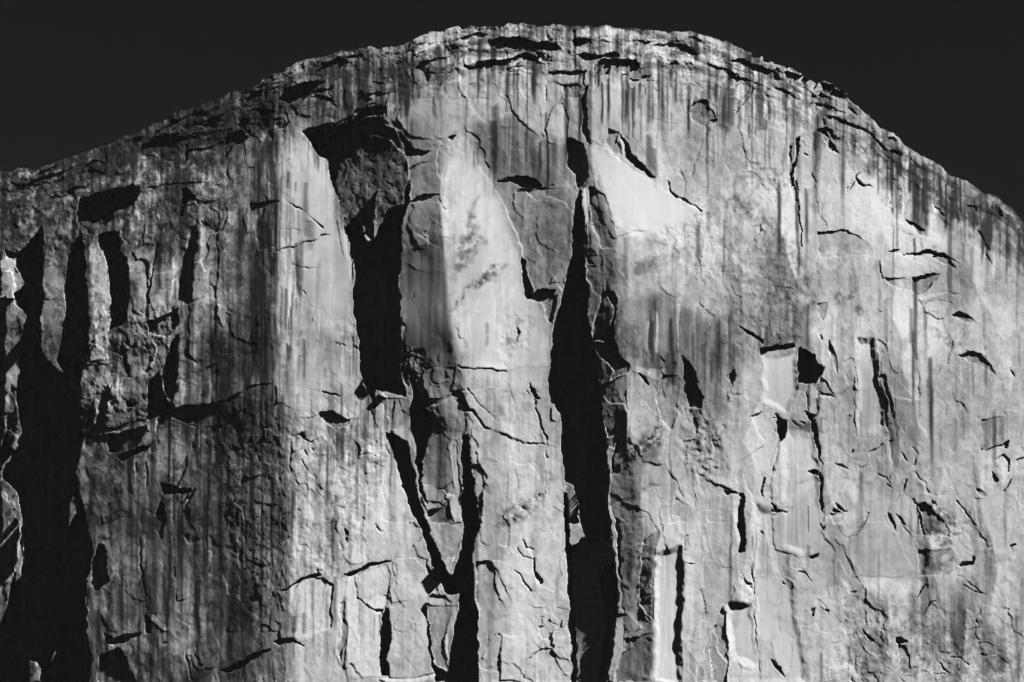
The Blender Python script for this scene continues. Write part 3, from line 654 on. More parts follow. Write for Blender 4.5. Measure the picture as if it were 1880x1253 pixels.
slab([(380,690),(440,620),(530,615),(575,690),(500,720),(430,700)], 3, 6, 14, part='block')
slab([(560,860),(610,660),(635,700),(620,880),(580,1040),(550,1100),(530,960)], 8, 4, part='flake')
slab([(530,960),(545,880),(560,1040),(548,1100)], 2, 26, part='flake')
hole([(340,740),(375,700),(390,790),(420,900),(440,1050),(460,1150),(540,1190),(540,1262),(470,1262),(440,1150),(400,900),(385,800)], 26, part='crevice')
slab([(130,720),(280,690),(350,760),(390,850),(420,1030),(455,1200),(130,1215),(130,1080),(150,950),(150,850)], 6, 4, part='slab', label='pale rounded slab left of the fork')
hole([(120,720),(95,770),(78,900),(75,1100),(78,1205),(125,1210),(130,1060),(150,900),(125,800)], 40, part='alcove', label='tall narrow black slot low on the left buttress')
slab([(100,760),(130,720),(145,830),(150,900),(120,850)], 4, -10, part='flake')
slab([(60,1230),(300,1215),(500,1215),(510,1253),(100,1262)], 6, 6, 14, part='ledge', stain_shade=-.1)
slab([(490,400),(540,380),(595,360),(590,430),(545,510),(500,440)], 26, 6, part='block')
hole([(400,390),(415,440),(470,510),(490,540),(440,500),(400,470)], 7, part='crevice')
lip([(380,480),(480,540),(490,580)], 3, 10)
hole([(1100,1253),(1090,1200),(1110,1170)], 4, part=None)
zone(400, 930, 3.879)
hole([(440,600),(560,540),(640,500),(720,480),(740,490),(700,510),(620,530),(540,590)], 9, part='crevice', label='thin dark arch over a pale streaked panel')
hole([(890,470),(960,460),(1000,450),(1090,410),(1250,385),(1180,410),(1080,440),(1020,480),(960,500),(930,490)], 13, part='crevice', label='ragged black roof low on the left buttress')
slab([(440,610),(560,550),(700,510),(760,530),(820,560),(815,860),(720,900),(600,960),(500,920),(480,760)], -3, 6, part='panel', label='pale streaked panel under a thin dark arch', stain_shade=-.15)
slab([(920,490),(1060,470),(1220,410),(1230,520),(1200,740),(1160,770),(1165,1200),(920,1230)], -2, 6, part='panel', label='tall pale panel below the ragged roof', stain_shade=-.12)
slab([(820,560),(900,490),(910,640),(885,760),(860,1040),(840,900)], 2, -2, part=None)
hole([(885,700),(915,680),(920,880),(890,1110),(860,1000),(880,880)], 3, az=-14, part='slab')
slab([(1000,690),(1020,680),(1015,830),(990,860)], 2, -14, part='flake')
crack([(970,500),(1000,640),(1040,710)], 1.2, 4)
slab([(1060,700),(1130,640),(1200,640),(1190,720),(1120,740)], 4, 6, 2, part='knob')
hole([(1115,745),(1180,735),(1170,765),(1130,760)], 5, part='crevice')
hole([(20,1170),(80,1130),(200,1080),(380,1010),(380,1030),(300,1070),(200,1120),(90,1170)], 14, part='crevice', label='slanting dark overhang at the bottom of the stained wall')
hole([(400,960),(480,925),(520,930),(600,1000),(540,970),(430,985)], 11, part='crevice')
lip([(540,890),(600,860),(710,850)], 2.5, 12)
crack([(590,1160),(630,1152)], 1.3, 4)
hole([(1060,1020),(1100,1030),(1085,1020)], 4, part=None)
lip([(640,910),(690,960),(620,950),(600,910)], 2, 8)
hole([(1255,390),(1270,420),(1265,500),(1250,500)], 5, part='crevice')
slab([(1260,390),(1400,370),(1480,460),(1560,560),(1500,640),(1300,680),(1230,690),(1220,600),(1260,520)], 4, 3, part='slab')
hole([(910,160),(930,180),(935,210),(920,200)], 6, part=None)
crack([(1130,130),(1160,180),(1190,195)], 1.4, 4)
hole([(1260,240),(1340,245),(1300,255)], 5, part=None)
lip([(890,350),(960,400),(1100,400),(1250,370)], 4, 14)

# ================================================================== left buttress, middle
zone(350, 350, 3.58)
crack([(570,410),(640,375),(720,370),(740,340),(810,315),(910,290)], 1.5, 5)
crack([(580,40),(660,90),(760,150),(810,190),(880,250)], 1.3, 4.5)
crack([(600,495),(700,495),(770,520),(830,520)], 1.2, 4)
crack([(670,470),(675,560),(665,800),(640,950)], 1.1, 3)
lip([(310,470),(380,465),(450,420),(560,400)], 4, 16)
lip([(200,610),(330,590),(450,560),(560,540)], 3.5, 14)
lip([(430,600),(480,640),(560,610),(640,550),(740,530)], 3.5, 14)
lip([(560,1180),(700,1180),(850,1210),(1000,1200)], 2.5, 14)
slab([(70,210),(180,280),(210,480),(100,530),(70,460)], 3, -4, part='slab')
slab([(480,80),(570,90),(565,370),(450,400),(420,220)], 2, -5, part='slab', stain_shade=.25)
slab([(180,750),(250,770),(280,800),(220,890),(180,830)], 3, 12, part='flake', stain_shade=-.1)
slab([(30,560),(170,640),(180,850),(150,1060),(70,1130),(0,1080),(0,560)], 3, 4, part='slab')
lip([(0,1080),(70,1130),(150,1080),(200,1070),(310,1070)], -3, 10)
slab([(570,1070),(620,1075),(620,1170),(570,1160)], 2, -6, part=None)
slab([(745,210),(820,210),(820,310),(750,290)], -1.5, -5, part=None, stain_shade=.15)
slab([(970,190),(1005,160),(1040,330),(1060,460),(1050,600),(1020,480),(990,300)], 1.5, 12, part='flake', stain_shade=-.1)
slab([(1210,180),(1230,0),(1270,0),(1230,200),(1290,190),(1260,260),(1215,320)], 16, 4, part='flake', label='dim dagger of rock hanging in the left chimney')
slab([(1140,330),(1170,280),(1210,330),(1190,370),(1140,410),(1130,370)], 12, 10, part='block')
slab([(1360,150),(1420,120),(1440,230),(1375,250)], 3, 6, part='block')
slab([(1368,900),(1395,890),(1400,980),(1370,985)], 3, 6, part='block')
zone(300, 680, 3.916)
lip([(60,290),(200,260),(330,235),(460,215),(560,150),(640,115),(780,95)], 5, 20)
hole([(590,130),(640,105),(770,95),(650,125),(600,145)], 5, part='crevice')
hole([(50,320),(90,330),(150,375),(250,420),(160,385),(90,355)], 9, part='crevice', label='thin dark wedge in the stained left wall')
slab([(60,300),(220,250),(410,280),(420,400),(250,420),(150,375)], 3, -2, 4, part='slab')
lip([(40,490),(160,470),(300,450),(440,430)], 3, 14)
lip([(440,290),(480,320),(560,280),(570,220)], 3, 10)
lip([(150,850),(300,840),(440,825),(620,770),(740,740)], 3.5, 14)
lip([(0,905),(120,900),(200,880),(240,860)], 4, 12)
hole([(170,920),(230,860),(240,870),(190,930)], 7, part='crevice')
hole([(0,790),(130,850),(140,890),(0,890)], 6, part='recess')
slab([(800,110),(880,110),(1130,140),(1200,240),(1130,290),(990,280),(900,250),(830,240)], 3, 4, part='slab', label='pale band across the left buttress', stain_shade=-.1)
hole([(1120,300),(1200,290),(1290,330),(1350,350),(1320,400),(1220,410),(1160,380),(1130,330)], 7, az=-10, part='recess', label='small dark scar on the left buttress')
slab([(1200,290),(1290,250),(1380,320),(1340,350),(1280,320)], 4, 8, 6, part='flake')
hole([(1130,130),(1180,150),(1290,185),(1220,180),(1150,150)], 6, part='crevice')
hole([(1370,500),(1400,530),(1420,570),(1410,620),(1395,660),(1400,570)], 6, part='crevice')
hole([(990,430),(1020,490),(1070,530),(1010,500),(950,460)], 5, part='crevice')
crack([(1060,540),(1080,590)], 1.3, 4)
crack([(1000,570),(1045,620)], 1.2, 4)
hole([(1030,680),(1055,740),(1040,720)], 4, part=None)
hole([(915,520),(930,520),(930,760),(945,780),(920,740)], 4, part='crevice')
lip([(900,440),(960,340),(1080,320),(1120,300)], 3, 12)
crack([(1420,615),(1500,600),(1610,635)], 1.6, 5)
crack([(1540,510),(1590,520)], 1.6, 5)
lip([(1420,610),(1520,595),(1610,630)], -3, 10)
slab([(1400,560),(1590,530),(1610,600),(1500,600),(1420,605)], 2, 8, part='slab', stain_shade=-.1)
hole([(1310,1140),(1330,1180),(1325,1230),(1310,1200)], 5, part=None)
crack([(1540,1130),(1560,1165),(1590,1180)], 1.3, 4)
hole([(1410,870),(1430,900),(1415,890)], 4, part=None)
slab([(1440,50),(1460,80),(1495,160),(1470,160),(1440,90)], 12, 20, part='flake')
slab([(1550,160),(1590,150),(1610,200),(1570,180)], 20, 16, part='flake')
slab([(1500,260),(1560,260),(1610,350),(1610,430),(1560,420),(1520,340)], 4, 8, part='block')
lip([(570,960),(600,930),(660,930),(720,960),(850,970)], 3, 14)
slab([(580,960),(700,950),(705,1253),(590,1253)], 2, -2, part='slab')
lip([(110,1190),(170,1240),(250,1245),(330,1220)], -3, 12)
slab([(640,470),(700,470),(700,520),(650,540)], 2, 10, part='flake')
slab([(730,420),(800,420),(800,540),(740,520)], 2, 10, part='flake', stain_shade=-.2)

# ================================================================== far left, lower
zone(0, 500, 3.58)
slab([(0,0),(80,0),(90,70),(100,130),(90,210),(160,250),(170,290),(150,400),(125,560),(120,880),(60,930),(0,935)], 10, 18, part='buttress', label='grey strip of wall left of the wide chasm')
slab([(0,950),(50,940),(40,1000),(20,1130),(0,1160)], 16, 14, part='flake')
slab([(60,940),(90,890),(130,900),(130,1000),(100,1060),(70,1040)], 106, -4, part='flake', label='rounded finger of rock in the wide chasm')
slab([(70,1150),(90,1060),(130,1070),(125,1130),(90,1180)], 106, 14, part='flake')
hole([(0,1170),(30,1050),(60,1090),(60,1180),(20,1253),(0,1253)], 30, part=None)
slab([(250,290),(270,290),(280,400),(265,400)], 30, 20, part='flake')
slab([(560,560),(640,480),(700,530),(730,590),(640,620),(570,620)], 3, 8, part='block')
slab([(650,600),(700,540),(735,600),(690,620)], 3, 14, part='block')
slab([(610,720),(650,620),(680,640),(670,735),(620,740)], 4, 12, part='flake')
hole([(775,540),(805,475),(825,560),(850,640),(840,670),(800,570)], 10, part='crevice')
slab([(805,475),(850,500),(910,540),(920,620),(960,700),(980,740),(960,860),(970,970),(860,990),(720,1040),(690,1030),(700,800),(760,700),(860,700),(840,600)], 5, 2, part='block', label='grey broken block left of a dark gully')
hole([(820,830),(850,850),(910,875),(880,890),(845,890)], 7, part='crevice')
slab([(710,720),(790,700),(780,820),(720,830)], 2, 12, part=None, stain_shade=-.1)
hole([(980,720),(1050,660),(1070,740),(1110,860),(1130,890),(1080,940),(975,965),(965,880)], 16, az=-10, part='recess', label='dark gully beside the broken block')
hole([(1100,560),(1150,450),(1190,400),(1185,600),(1150,860),(1110,830),(1070,700)], 14, az=-12, part='recess')
slab([(980,630),(1000,560),(1030,490),(1035,520),(1010,600),(995,635)], 6, 26, part='flake')
slab([(830,430),(930,400),(970,530),(900,540),(850,490)], 3, 2, part='slab')
hole([(960,310),(1040,300),(1150,240),(1180,220),(1190,340),(1100,420),(980,400)], 10, az=-10, part='recess')
slab([(975,325),(1060,290),(1150,220),(1145,250),(1060,310)], 6, 14, 12, part='ledge')
slab([(850,0),(990,0),(965,200),(960,290),(880,270),(840,150)], 3, 4, part='slab')
slab([(1000,0),(1250,0),(1230,180),(1130,240),(1040,300),(970,300)], 4, 2, part='slab')
hole([(770,1220),(830,1190),(910,1150),(1000,1130),(960,1165),(880,1200),(800,1235)], 13, part='crevice', label='thin black overhang above the stained lower wall')
slab([(660,1080),(800,1050),(940,980),(1060,930),(1090,950),(1040,1040),(1000,1120),(900,1150),(930,1080),(800,1070)], 4, 8, 8, part='ledge', stain_shade=-.1)
hole([(730,1090),(900,1030),(970,1010),(940,1080),(900,1140),(800,1180),(720,1200),(700,1120)], 7, az=-8, part='recess')
slab([(960,1000),(1050,960),(1040,1040),(980,1050)], 3, 14, part='flake')
slab([(625,830),(650,830),(640,960),(615,1010)], 4, 16, part='flake')
slab([(1150,860),(1200,700),(1432,600),(1432,850),(1200,900),(1160,900)], 3, 2, 3, part='slab')
lip([(1200,540),(1320,595),(1400,545),(1432,540)], -3, 10)
zone(0, 850, 3.11)
slab([(395,260),(430,180),(465,260),(420,320),(388,380)], 106, 10, part='flake', label='pale splinter lit inside the wide chasm')
slab([(395,100),(425,50),(430,100)], 106, 10, part='flake')
slab([(85,600),(110,360),(125,400),(130,560),(125,650),(105,695)], 106, 2, part='flake', label='slim sliver of rock standing in the chasm')
slab([(130,400),(140,400),(137,570),(130,560)], 106, 26, part='flake', stain_shade=-.3)
slab([(85,315),(110,340),(105,350)], 106, 20, part='flake')
slab([(165,1115),(210,1120),(240,1170),(240,1253),(170,1253)], 106, 4, part='flake')
slab([(280,1150),(290,1075),(303,1080),(295,1140)], 106, 14, part='flake')
slab([(0,690),(90,690),(60,800),(20,960),(0,1000)], 30, -4, part='flake')
slab([(487,830),(510,815),(520,850),(500,870)], 30, 22, part='flake')
slab([(510,600),(525,550),(530,600),(515,640)], 24, 26, part='flake')
hole([(530,560),(560,470),(600,470),(620,560),(615,680),(560,740),(530,690)], 20, part='recess')
slab([(580,300),(680,120),(760,200),(770,300),(600,340)], 3, 0, part='slab')
hole([(585,980),(640,1000),(720,980),(800,950),(800,980),(720,1020),(650,1045),(610,1030)], 8, part='crevice')
slab([(590,980),(630,990),(640,1040),(605,1025)], 4, 16, part='flake')
slab([(590,860),(700,720),(800,670),(840,820),(820,940),(700,980),(610,960)], 5, 2, part='slab', label='rounded stained slab low on the left wall')
slab([(830,855),(880,860),(940,920),(965,950),(930,950),(880,900)], 5, 26, 10, part='flake', label='small bright crescent flake low on the left wall', stain_shade=-.3)
crack([(800,310),(800,480),(815,640),(835,820)], 1.8, 6)
crack([(780,0),(775,140)], 1.4, 4)
crack([(845,0),(832,150)], 1.4, 4)
hole([(660,1060),(720,1120),(780,1253),(560,1253),(560,1100)], 9, az=-8, part='recess')
lip([(1030,420),(1070,460),(1120,450),(1180,445)], -3, 10)
lip([(1170,660),(1200,690),(1250,702),(1306,695)], -4, 10)
lip([(1110,1030),(1110,1100),(1150,1175)], -3, 8)
lip([(985,110),(1040,140),(1110,135),(1306,130)], -3, 10)
crack([(985,320),(1000,640),(1015,790)], 1.2, 3.5)
crack([(1040,930),(1070,1100),(1100,1240)], 1.2, 3.5)
hole([(820,870),(850,880),(860,960),(820,960)], 8, part='crevice')
hole([(885,290),(930,200),(945,320),(930,440),(890,380)], 5, az=-8, part='recess')

# ================================================================== right of the tall chimney
zone(1050, 330, 3.386)
slab([(110,60),(200,100),(240,220),(280,420),(300,440),(180,440),(130,300)], 2, -5, part='flank', label='dim grey flank beside the tall chimney', stain_shade=.2)
slab([(60,60),(95,60),(115,180),(110,250),(70,270),(65,180)], 3, 20, part='flake', stain_shade=-.1)
slab([(80,270),(140,290),(180,430),(150,470),(90,470)], 3, 2, part='slab')
slab([(90,540),(150,540),(175,620),(170,740),(110,700),(80,600)], 3, -4, part='slab')
slab([(180,700),(250,690),(275,800),(260,920),(200,1000),(120,990),(150,850)], 4, -6, part='slab', stain_shade=.15)
hole([(200,700),(250,690),(275,760),(270,860),(240,940),(255,800)], 5, part=None)
hole([(110,1000),(200,1010),(260,900),(290,1090),(330,1130),(360,1160),(350,1200),(240,1240),(260,1180),(160,1080)], 9, az=-8, part='recess')
slab([(520,440),(540,390),(700,340),(820,350),(900,380),(860,420),(800,490),(740,560),(730,610),(690,660),(640,740),(580,720),(545,660),(520,560)], 4, 4, part='slab', label='smooth pale tongue of rock with a rounded foot', stain_shade=-.05)
slab([(790,500),(850,420),(910,400),(1010,480),(1080,560),(1200,600),(1230,640),(1100,720),(980,760),(900,700),(820,620)], 4, 4, part='slab', label='pale lobe of rock ending above the stained hollow', stain_shade=-.1)
slab([(800,800),(830,780),(880,790),(910,800),(830,810)], 4, 10, 6, part='flake')
hole([(680,1110),(720,1120),(770,1200),(790,1253),(700,1253)], 10, az=-10, part='recess')
hole([(1035,915),(1080,940),(1190,990),(1190,1030),(1170,1000),(1090,965)], 16, part='crevice', label='black blade-shaped slot in the right wall')
hole([(1170,1045),(1230,1045),(1300,1030),(1385,1025),(1390,1045),(1300,1060),(1220,1075),(1180,1105),(1168,1080)], 20, part='alcove', label='black ledge-shaped overhang on the right wall')
lip([(620,290),(720,260),(800,300),(870,240)], 3, 12)
crack([(690,120),(720,130),(770,170),(815,200)], 2.0, 7)
crack([(600,10),(620,80),(660,100)], 1.5, 5)
crack([(700,20),(715,60),(700,110)], 1.4, 5)
slab([(1165,320),(1190,305),(1225,330),(1200,345)], 3, -10, stain_shade=.4)
crack([(1065,1050),(1100,1100),(1120,1180)], 1.3, 5)
slab([(1230,790),(1380,780),(1385,960),(1240,980)], 3, 4, part='slab', stain_shade=-.3)
lip([(330,1120),(440,1160),(500,1190),(580,1190),(610,1160)], -4, 12)
hole([(90,470),(80,560),(90,540),(130,530),(110,500)], 4, part=None)
zone(0, 0, 1)
streaks([(1190,580,675,4,-.5),(1206,575,675,4,-.5),(1246,555,640,4,-.6),(1198,590,670,3,.5),(1232,600,720,6,.6),(1290,640,700,5,.5),(1165,600,680,4,.4),(1408,600,640,5,.8),(1395,570,640,4,.6),(1388,580,630,3,.6),
 (1308,640,700,4,.5),(1345,640,700,5,.5),(1370,460,500,2.5,.6),(1430,330,470,4,.5)])
zone(980, 650, 4.043)
slab([(470,220),(520,210),(600,190),(720,160),(690,300),(690,560),(690,690),(620,740),(600,600),(540,620),(500,420)], 3, -4, part='flank', label='dim smooth panel beside the tall chimney', stain_shade=.1)
slab([(690,290),(720,160),(780,130),(900,200),(930,280),(925,540),(840,600),(740,680),(690,700)], 3, 6, part='panel', label='pale panel under a small lit ledge')
slab([(680,50),(750,90),(850,110),(910,100),(1010,90),(960,140),(940,190),(860,170),(740,130)], 4, 8, 10, part='ledge', stain_shade=-.2)
hole([(765,140),(820,170),(870,210),(860,225),(800,180)], 6, part='crevice')
stain_shade([(600,820),(700,710),(820,600),(930,540),(930,640),(830,680),(720,780),(640,860)], .8, 7, .1)
crumble([(600,820),(700,710),(820,600),(930,540),(930,640),(830,680),(720,780),(640,860)], 1.4, 7)
stain_shade([(600,1110),(700,1080),(840,1000),(930,980),(850,1010),(720,1100)], .6, 5, .1)
stain_shade([(700,830),(830,690),(930,650),(930,780),(860,780)], .4, 10, .5)
hole([(610,630),(625,650),(615,720),(600,780),(590,860),(580,840),(600,740)], 9, part='crevice')
slab([(555,700),(600,700),(580,850),(590,1253),(560,1253),(550,900)], 6, 12, part='flake', label='thin pale rib on the lip of the tall chimney', stain_shade=-.1)
hole([(1090,20),(1130,40),(1180,140),(1220,240),(1270,310),(1240,400),(1160,400),(1130,260),(1110,120)], 9, az=-14, part='recess', label='dark wedge-shaped scar right of the tall chimney')
slab([(1230,410),(1275,320),(1340,310),(1330,420),(1270,480)], 3, 6, part='flake')
slab([(1380,130),(1420,120),(1450,240),(1460,300),(1350,290)], 4, 10, part='slab', stain_shade=-.15)
hole([(1430,170),(1480,110),(1470,200),(1455,220)], 6, part=None)
slab([(1030,400),(1110,500),(1170,640),(1180,900),(1190,1150),(1100,1100),(1030,1040),(1010,800)], 3, 2, part='slab')
slab([(930,300),(960,150),(1080,140),(1090,300),(1010,560),(940,500)], -2, -8, part='slab', stain_shade=.15)
lip([(1290,910),(1370,960),(1470,1000),(1520,960),(1500,890)], 5, 16)
hole([(1400,1010),(1490,1010),(1510,1030),(1430,1040)], 5, part=None)
hole([(1515,1080),(1550,1050),(1555,1253),(1520,1253)], 9, part='crevice')
slab([(1470,1080),(1510,1070),(1518,1253),(1480,1253)], 3, 18, part='flake')
lip([(1600,465),(1640,440),(1698,420)], 4, 8)
slab([(1150,740),(1200,700),(1230,740),(1290,920),(1250,1000),(1190,900)], 4, 12, part='slab', stain_shade=-.1)
lip([(590,1110),(640,1115),(760,1050),(930,980)], 2.5, 10)
slab([(600,1130),(900,1010),(960,1120),(850,1130),(840,1253),(610,1253)], 2, 2, part='slab')
slab([(1030,1060),(1180,1160),(1190,1253),(1000,1253)], 2, -3, part='slab')
slab([(1290,930),(1480,1010),(1470,1253),(1300,1253)], 2, -2, part='slab')
zone(1000, 930, 3.879)
slab([(470,0),(495,0),(520,250),(530,420),(570,720),(560,760),(530,700),(500,450),(480,200)], 6, 16, part='flake', label='long thin pale rib along the chimney edge', stain_shade=-.2)
hole([(500,100),(515,100),(530,380),(560,540),(545,520),(525,430),(510,250)], 5, part=None)
hole([(495,790),(520,755),(575,760),(570,780),(510,790)], 7, part='crevice')
slab([(480,820),(560,790),(555,900),(540,1050),(515,1253),(470,1253),(465,1000)], 8, 14, part='flake', label='pale tapering block at the foot of the chimney rib', stain_shade=-.15)
slab([(530,100),(720,80),(700,350),(690,560),(690,800),(640,900),(570,900),(570,650),(540,400)], 3, 2, part='flank')
slab([(700,250),(820,150),(780,300),(775,560),(780,820),(690,700),(680,500)], -3, -7, part='flank', stain_shade=.25)
slab([(560,950),(690,930),(780,900),(780,1253),(520,1253),(540,1080)], 2, -5, part='flank', label='grey smooth panel at the bottom of the picture', stain_shade=.15)
crumble([(680,350),(780,300),(780,820),(700,800)], .9, 8)
slab([(780,300),(830,180),(900,50),(960,80),(990,210),(970,400),(990,640),(960,1000),(970,1253),(785,1253),(780,800)], 5, 6, part='pilaster', label='long smooth pale pilaster right of the chimney', stain_shade=-.12)
smooth([(790,350),(960,300),(960,1253),(790,1253)], 8)
slab([(980,330),(1030,360),(1080,420),(1010,405),(975,400)], 4, 10, 4, part='flake')
hole([(970,395),(1030,400),(1080,420),(1030,410)], 6, part='crevice')
slab([(990,220),(1030,200),(1040,330),(980,330)], -3, -8, part='slab')
slab([(1110,230),(1130,220),(1170,320),(1120,420)], 3, 12, part='slab')
hole([(1375,0),(1410,0),(1415,100),(1425,330),(1385,330),(1378,150)], 16, part='alcove', label='narrow dark groove in the pale right wall')
slab([(1320,150),(1350,0),(1375,0),(1378,330),(1310,380)], 3, 14, part='slab', stain_shade=-.1)
crack([(1360,500),(1400,480),(1440,540),(1500,620)], 1.6, 6)
crack([(1370,490),(1430,540),(1470,560)], 2.0, 7)
crack([(1370,570),(1415,575)], 1.3, 5)
crack([(1375,370),(1375,450)], 1.3, 5)
crack([(1465,370),(1480,450),(1495,540),(1500,660),(1500,900),(1510,1040),(1530,1180)], 1.6, 6)
crack([(1190,590),(1245,630)], 1.4, 5)
crack([(920,805),(940,850),(940,900)], 1.2, 4)
slab([(1290,720),(1360,600),(1480,640),(1500,900),(1520,1170),(1400,1160),(1310,1040),(1310,850)], 3, 0, part='slab', label='smooth grey slab low in the right wall')
smooth([(1310,700),(1480,680),(1510,1130),(1350,1100)], 8)
hole([(1200,900),(1260,720),(1290,760),(1300,900),(1310,1050),(1290,1253),(1200,1253),(1180,980)], 6, az=-12, part='recess', label='dark groove left of the smooth grey slab')
slab([(1090,1130),(1170,970),(1190,1100),(1200,1253),(1080,1253)], 2, -4, part='slab')
crack([(1220,850),(1170,950),(1130,1050)], 1.3, 4)
crack([(1130,955),(1150,985)], 1.2, 4)
slab([(1500,100),(1560,60),(1600,250),(1660,600),(1668,900),(1600,1060),(1560,1253),(1530,1180),(1500,900),(1490,500)], 4, 2, part='pilaster', label='smooth grey pilaster beside a thin crack')
hole([(1600,1085),(1640,1110),(1668,1140),(1668,1160),(1620,1110)], 8, part='crevice')

# ================================================================== the shattered right wall
zone(1330, 580, 4.476)
hole([(615,270),(680,300),(745,310),(755,380),(820,425),(770,490),(735,545),(700,555),(612,553),(608,340)], 44, part='alcove', label='black square-cut alcove in the right wall')
slab([(310,350),(360,305),(520,290),(590,260),(612,290),(605,400),(610,560),(560,780),(530,860),(430,800),(340,740),(310,600)], 5, 4, part='slab', label='smooth pale slab left of the black square alcove', stain_shade=-.1)
smooth([(330,350),(590,300),(590,600),(520,780),(340,700)], 8)
hole([(415,805),(480,840),(520,870),(515,950),(490,1010),(455,1040),(435,1000),(445,900),(430,840)], 24, part='alcove', label='black keyhole-shaped cavity under the pale slab')
hole([(360,865),(400,840),(420,835),(390,850)], 6, part='crevice')
hole([(405,955),(440,925),(420,950)], 6, part=None)
hole([(660,775),(700,785),(755,800),(720,850),(690,830)], 16, part='alcove', label='small black diamond notch in the right wall')
hole([(620,840),(660,860),(655,875)], 7, part=None)
hole([(550,865),(590,875),(625,905),(590,890)], 6, part='crevice')
slab([(200,830),(270,790),(330,755),(300,790),(240,820)], 6, 8, 8, part='flake')
hole([(205,832),(250,815),(310,790),(260,825)], 7, part='crevice')
crack([(150,270),(200,340),(225,400),(225,450)], 1.5, 5)
hole([(780,630),(850,640),(900,665),(790,660)], 12, part='crevice')
slab([(770,500),(830,540),(900,650),(790,640),(750,670),(745,600)], -4, -8, part='slab', stain_shade=.1)
slab([(865,190),(900,250),(930,350),(935,460),(900,400),(870,310)], -4, -15, part='flake', label='thin grey leaf-shaped scar right of the alcove', stain_shade=.1)
hole([(795,140),(815,180),(815,200),(800,170)], 6, part=None)
slab([(760,140),(800,200),(800,380),(820,410),(760,380),(750,240)], 4, -2, part='slab', stain_shade=.15)
slab([(640,200),(730,180),(750,300),(680,290),(630,260)], 4, 0, part='block')
slab([(770,665),(880,660),(905,900),(850,1060),(790,1060),(755,820)], 4, 3, part='slab', label='pale column below a small black ledge')
hole([(880,700),(900,840),(905,1000),(890,940)], 3, az=-10, part=None)
hole([(720,850),(765,840),(770,950),(790,1060),(785,1100),(750,1000),(725,900)], 8, az=-6, part='recess')
hole([(672,560),(680,620),(690,720),(690,770),(680,700),(665,600)], 5, part='crevice')
slab([(690,570),(740,560),(760,800),(700,780)], 3, 10, part='flake')
hole([(1060,1065),(1085,1075),(1070,1110),(1055,1095)], 9, part='crevice')
hole([(1030,820),(1055,835),(1045,838)], 5, part=None)
hole([(990,385),(1040,415),(1010,405)], 4, part=None)
crack([(1080,440),(1090,560),(1095,640)], 1.2, 4)
crack([(1235,40),(1240,140)], 1.3, 4)
slab([(1270,470),(1330,490),(1340,640),(1390,800),(1430,1000),(1430,1253),(1390,1253),(1350,1050),(1300,800)], -2, -6, part='groove', label='long grey leaning groove in the right wall', stain_shade=.15)
hole([(1330,1010),(1385,1005),(1350,1030)], 8, part='crevice')
hole([(1260,535),(1278,535),(1268,548)], 6, part=None)
hole([(1340,430),(1355,455),(1345,455)], 5, part=None)
slab([(1290,1020),(1330,1010),(1385,1190),(1360,1190),(1320,1090)], 5, 14, part='flake')
slab([(1080,200),(1200,150),(1250,400),(1300,700),(1320,950),(1270,1040),(1110,1100),(1080,700),(1070,400)], 3, 2, part='panel', label='tall smooth panel in the right wall')
smooth([(1090,200),(1220,200),(1310,900),(1120,1000)], 8)
hole([(890,1195),(960,1210),(1000,1250),(940,1225)], 6, part='crevice')
hole([(1020,1150),(1060,1130),(1040,1145)], 4, part=None)
slab([(430,1040),(520,1000),(640,1010),(740,1000),(780,1150),(790,1253),(360,1253),(380,1150)], 3, 6, part='slab')
zone(1350, 800, 4.82)
hole([(645,297),(700,295),(752,325),(740,352),(690,335)], 14, part='crevice', label='small black roof on the ribbed slab')
hole([(735,345),(755,350),(765,450),(775,600),(772,690),(755,600),(740,480)], 12, part='crevice', label='thin black cleft in the shattered right wall')
hole([(705,0),(745,0),(755,150),(755,260),(735,150)], 9, az=-6, part='recess')
hole([(320,590),(345,610),(400,635),(465,648),(400,660),(360,655)], 14, part='crevice', label='small black arrowhead notch in the right wall')
hole([(317,645),(340,640),(362,660),(320,673)], 10, part='crevice')
hole([(300,540),(325,555),(315,556)], 7, part=None)
hole([(900,575),(935,610),(960,645),(1005,662),(950,655),(915,620)], 9, part='crevice')
hole([(880,625),(910,635),(945,668),(865,662)], 11, part='crevice')
hole([(655,1060),(700,1035),(735,1025),(720,1055),(665,1090)], 9, part='crevice')
hole([(755,770),(790,800),(815,780),(790,840)], 7, part='crevice')
hole([(1035,95),(1070,92),(1055,135),(1045,120)], 9, part=None)
hole([(868,228),(930,240),(960,255),(995,300),(950,275),(905,245)], 8, part='crevice')
crack([(1010,930),(1080,870),(1140,790),(1185,690)], 1.8, 6)
crack([(1300,720),(1370,640),(1450,520),(1530,400)], 2.0, 8)
lip([(1530,400),(1450,520),(1370,640),(1300,720)], 3, 14)
lip([(1185,690),(1140,790),(1080,870),(1010,930)], 3, 14)
crack([(540,405),(595,348)], 1.3, 5)
crack([(1290,325),(1340,370),(1385,415)], 1.4, 5)
hole([(1335,680),(1370,690),(1400,760),(1430,840),(1400,810),(1360,740)], 5, az=-6, part='crevice')
hole([(1415,690),(1460,715),(1510,790),(1480,780),(1440,720)], 6, part='crevice')
hole([(1565,545),(1590,550),(1615,605),(1590,590)], 6, part='crevice')
hole([(1340,35),(1395,22),(1355,50)], 8, part=None)
hole([(1455,140),(1500,170),(1520,210),(1490,180)], 5, part=None)
crack([(1630,150),(1610,210),(1580,245)], 1.3, 5)
hole([(210,840),(240,860),(260,910),(245,890)], 5, part=None)
hole([(555,1180),(600,1190),(640,1240),(650,1253),(610,1220)], 5, part='crevice')
crack([(1610,600),(1610,780),(1615,1000)], 1.4, 5)
crack([(1480,790),(1570,890),(1620,890)], 1.3, 5)
crack([(810,810),(880,890)], 1.2, 4)
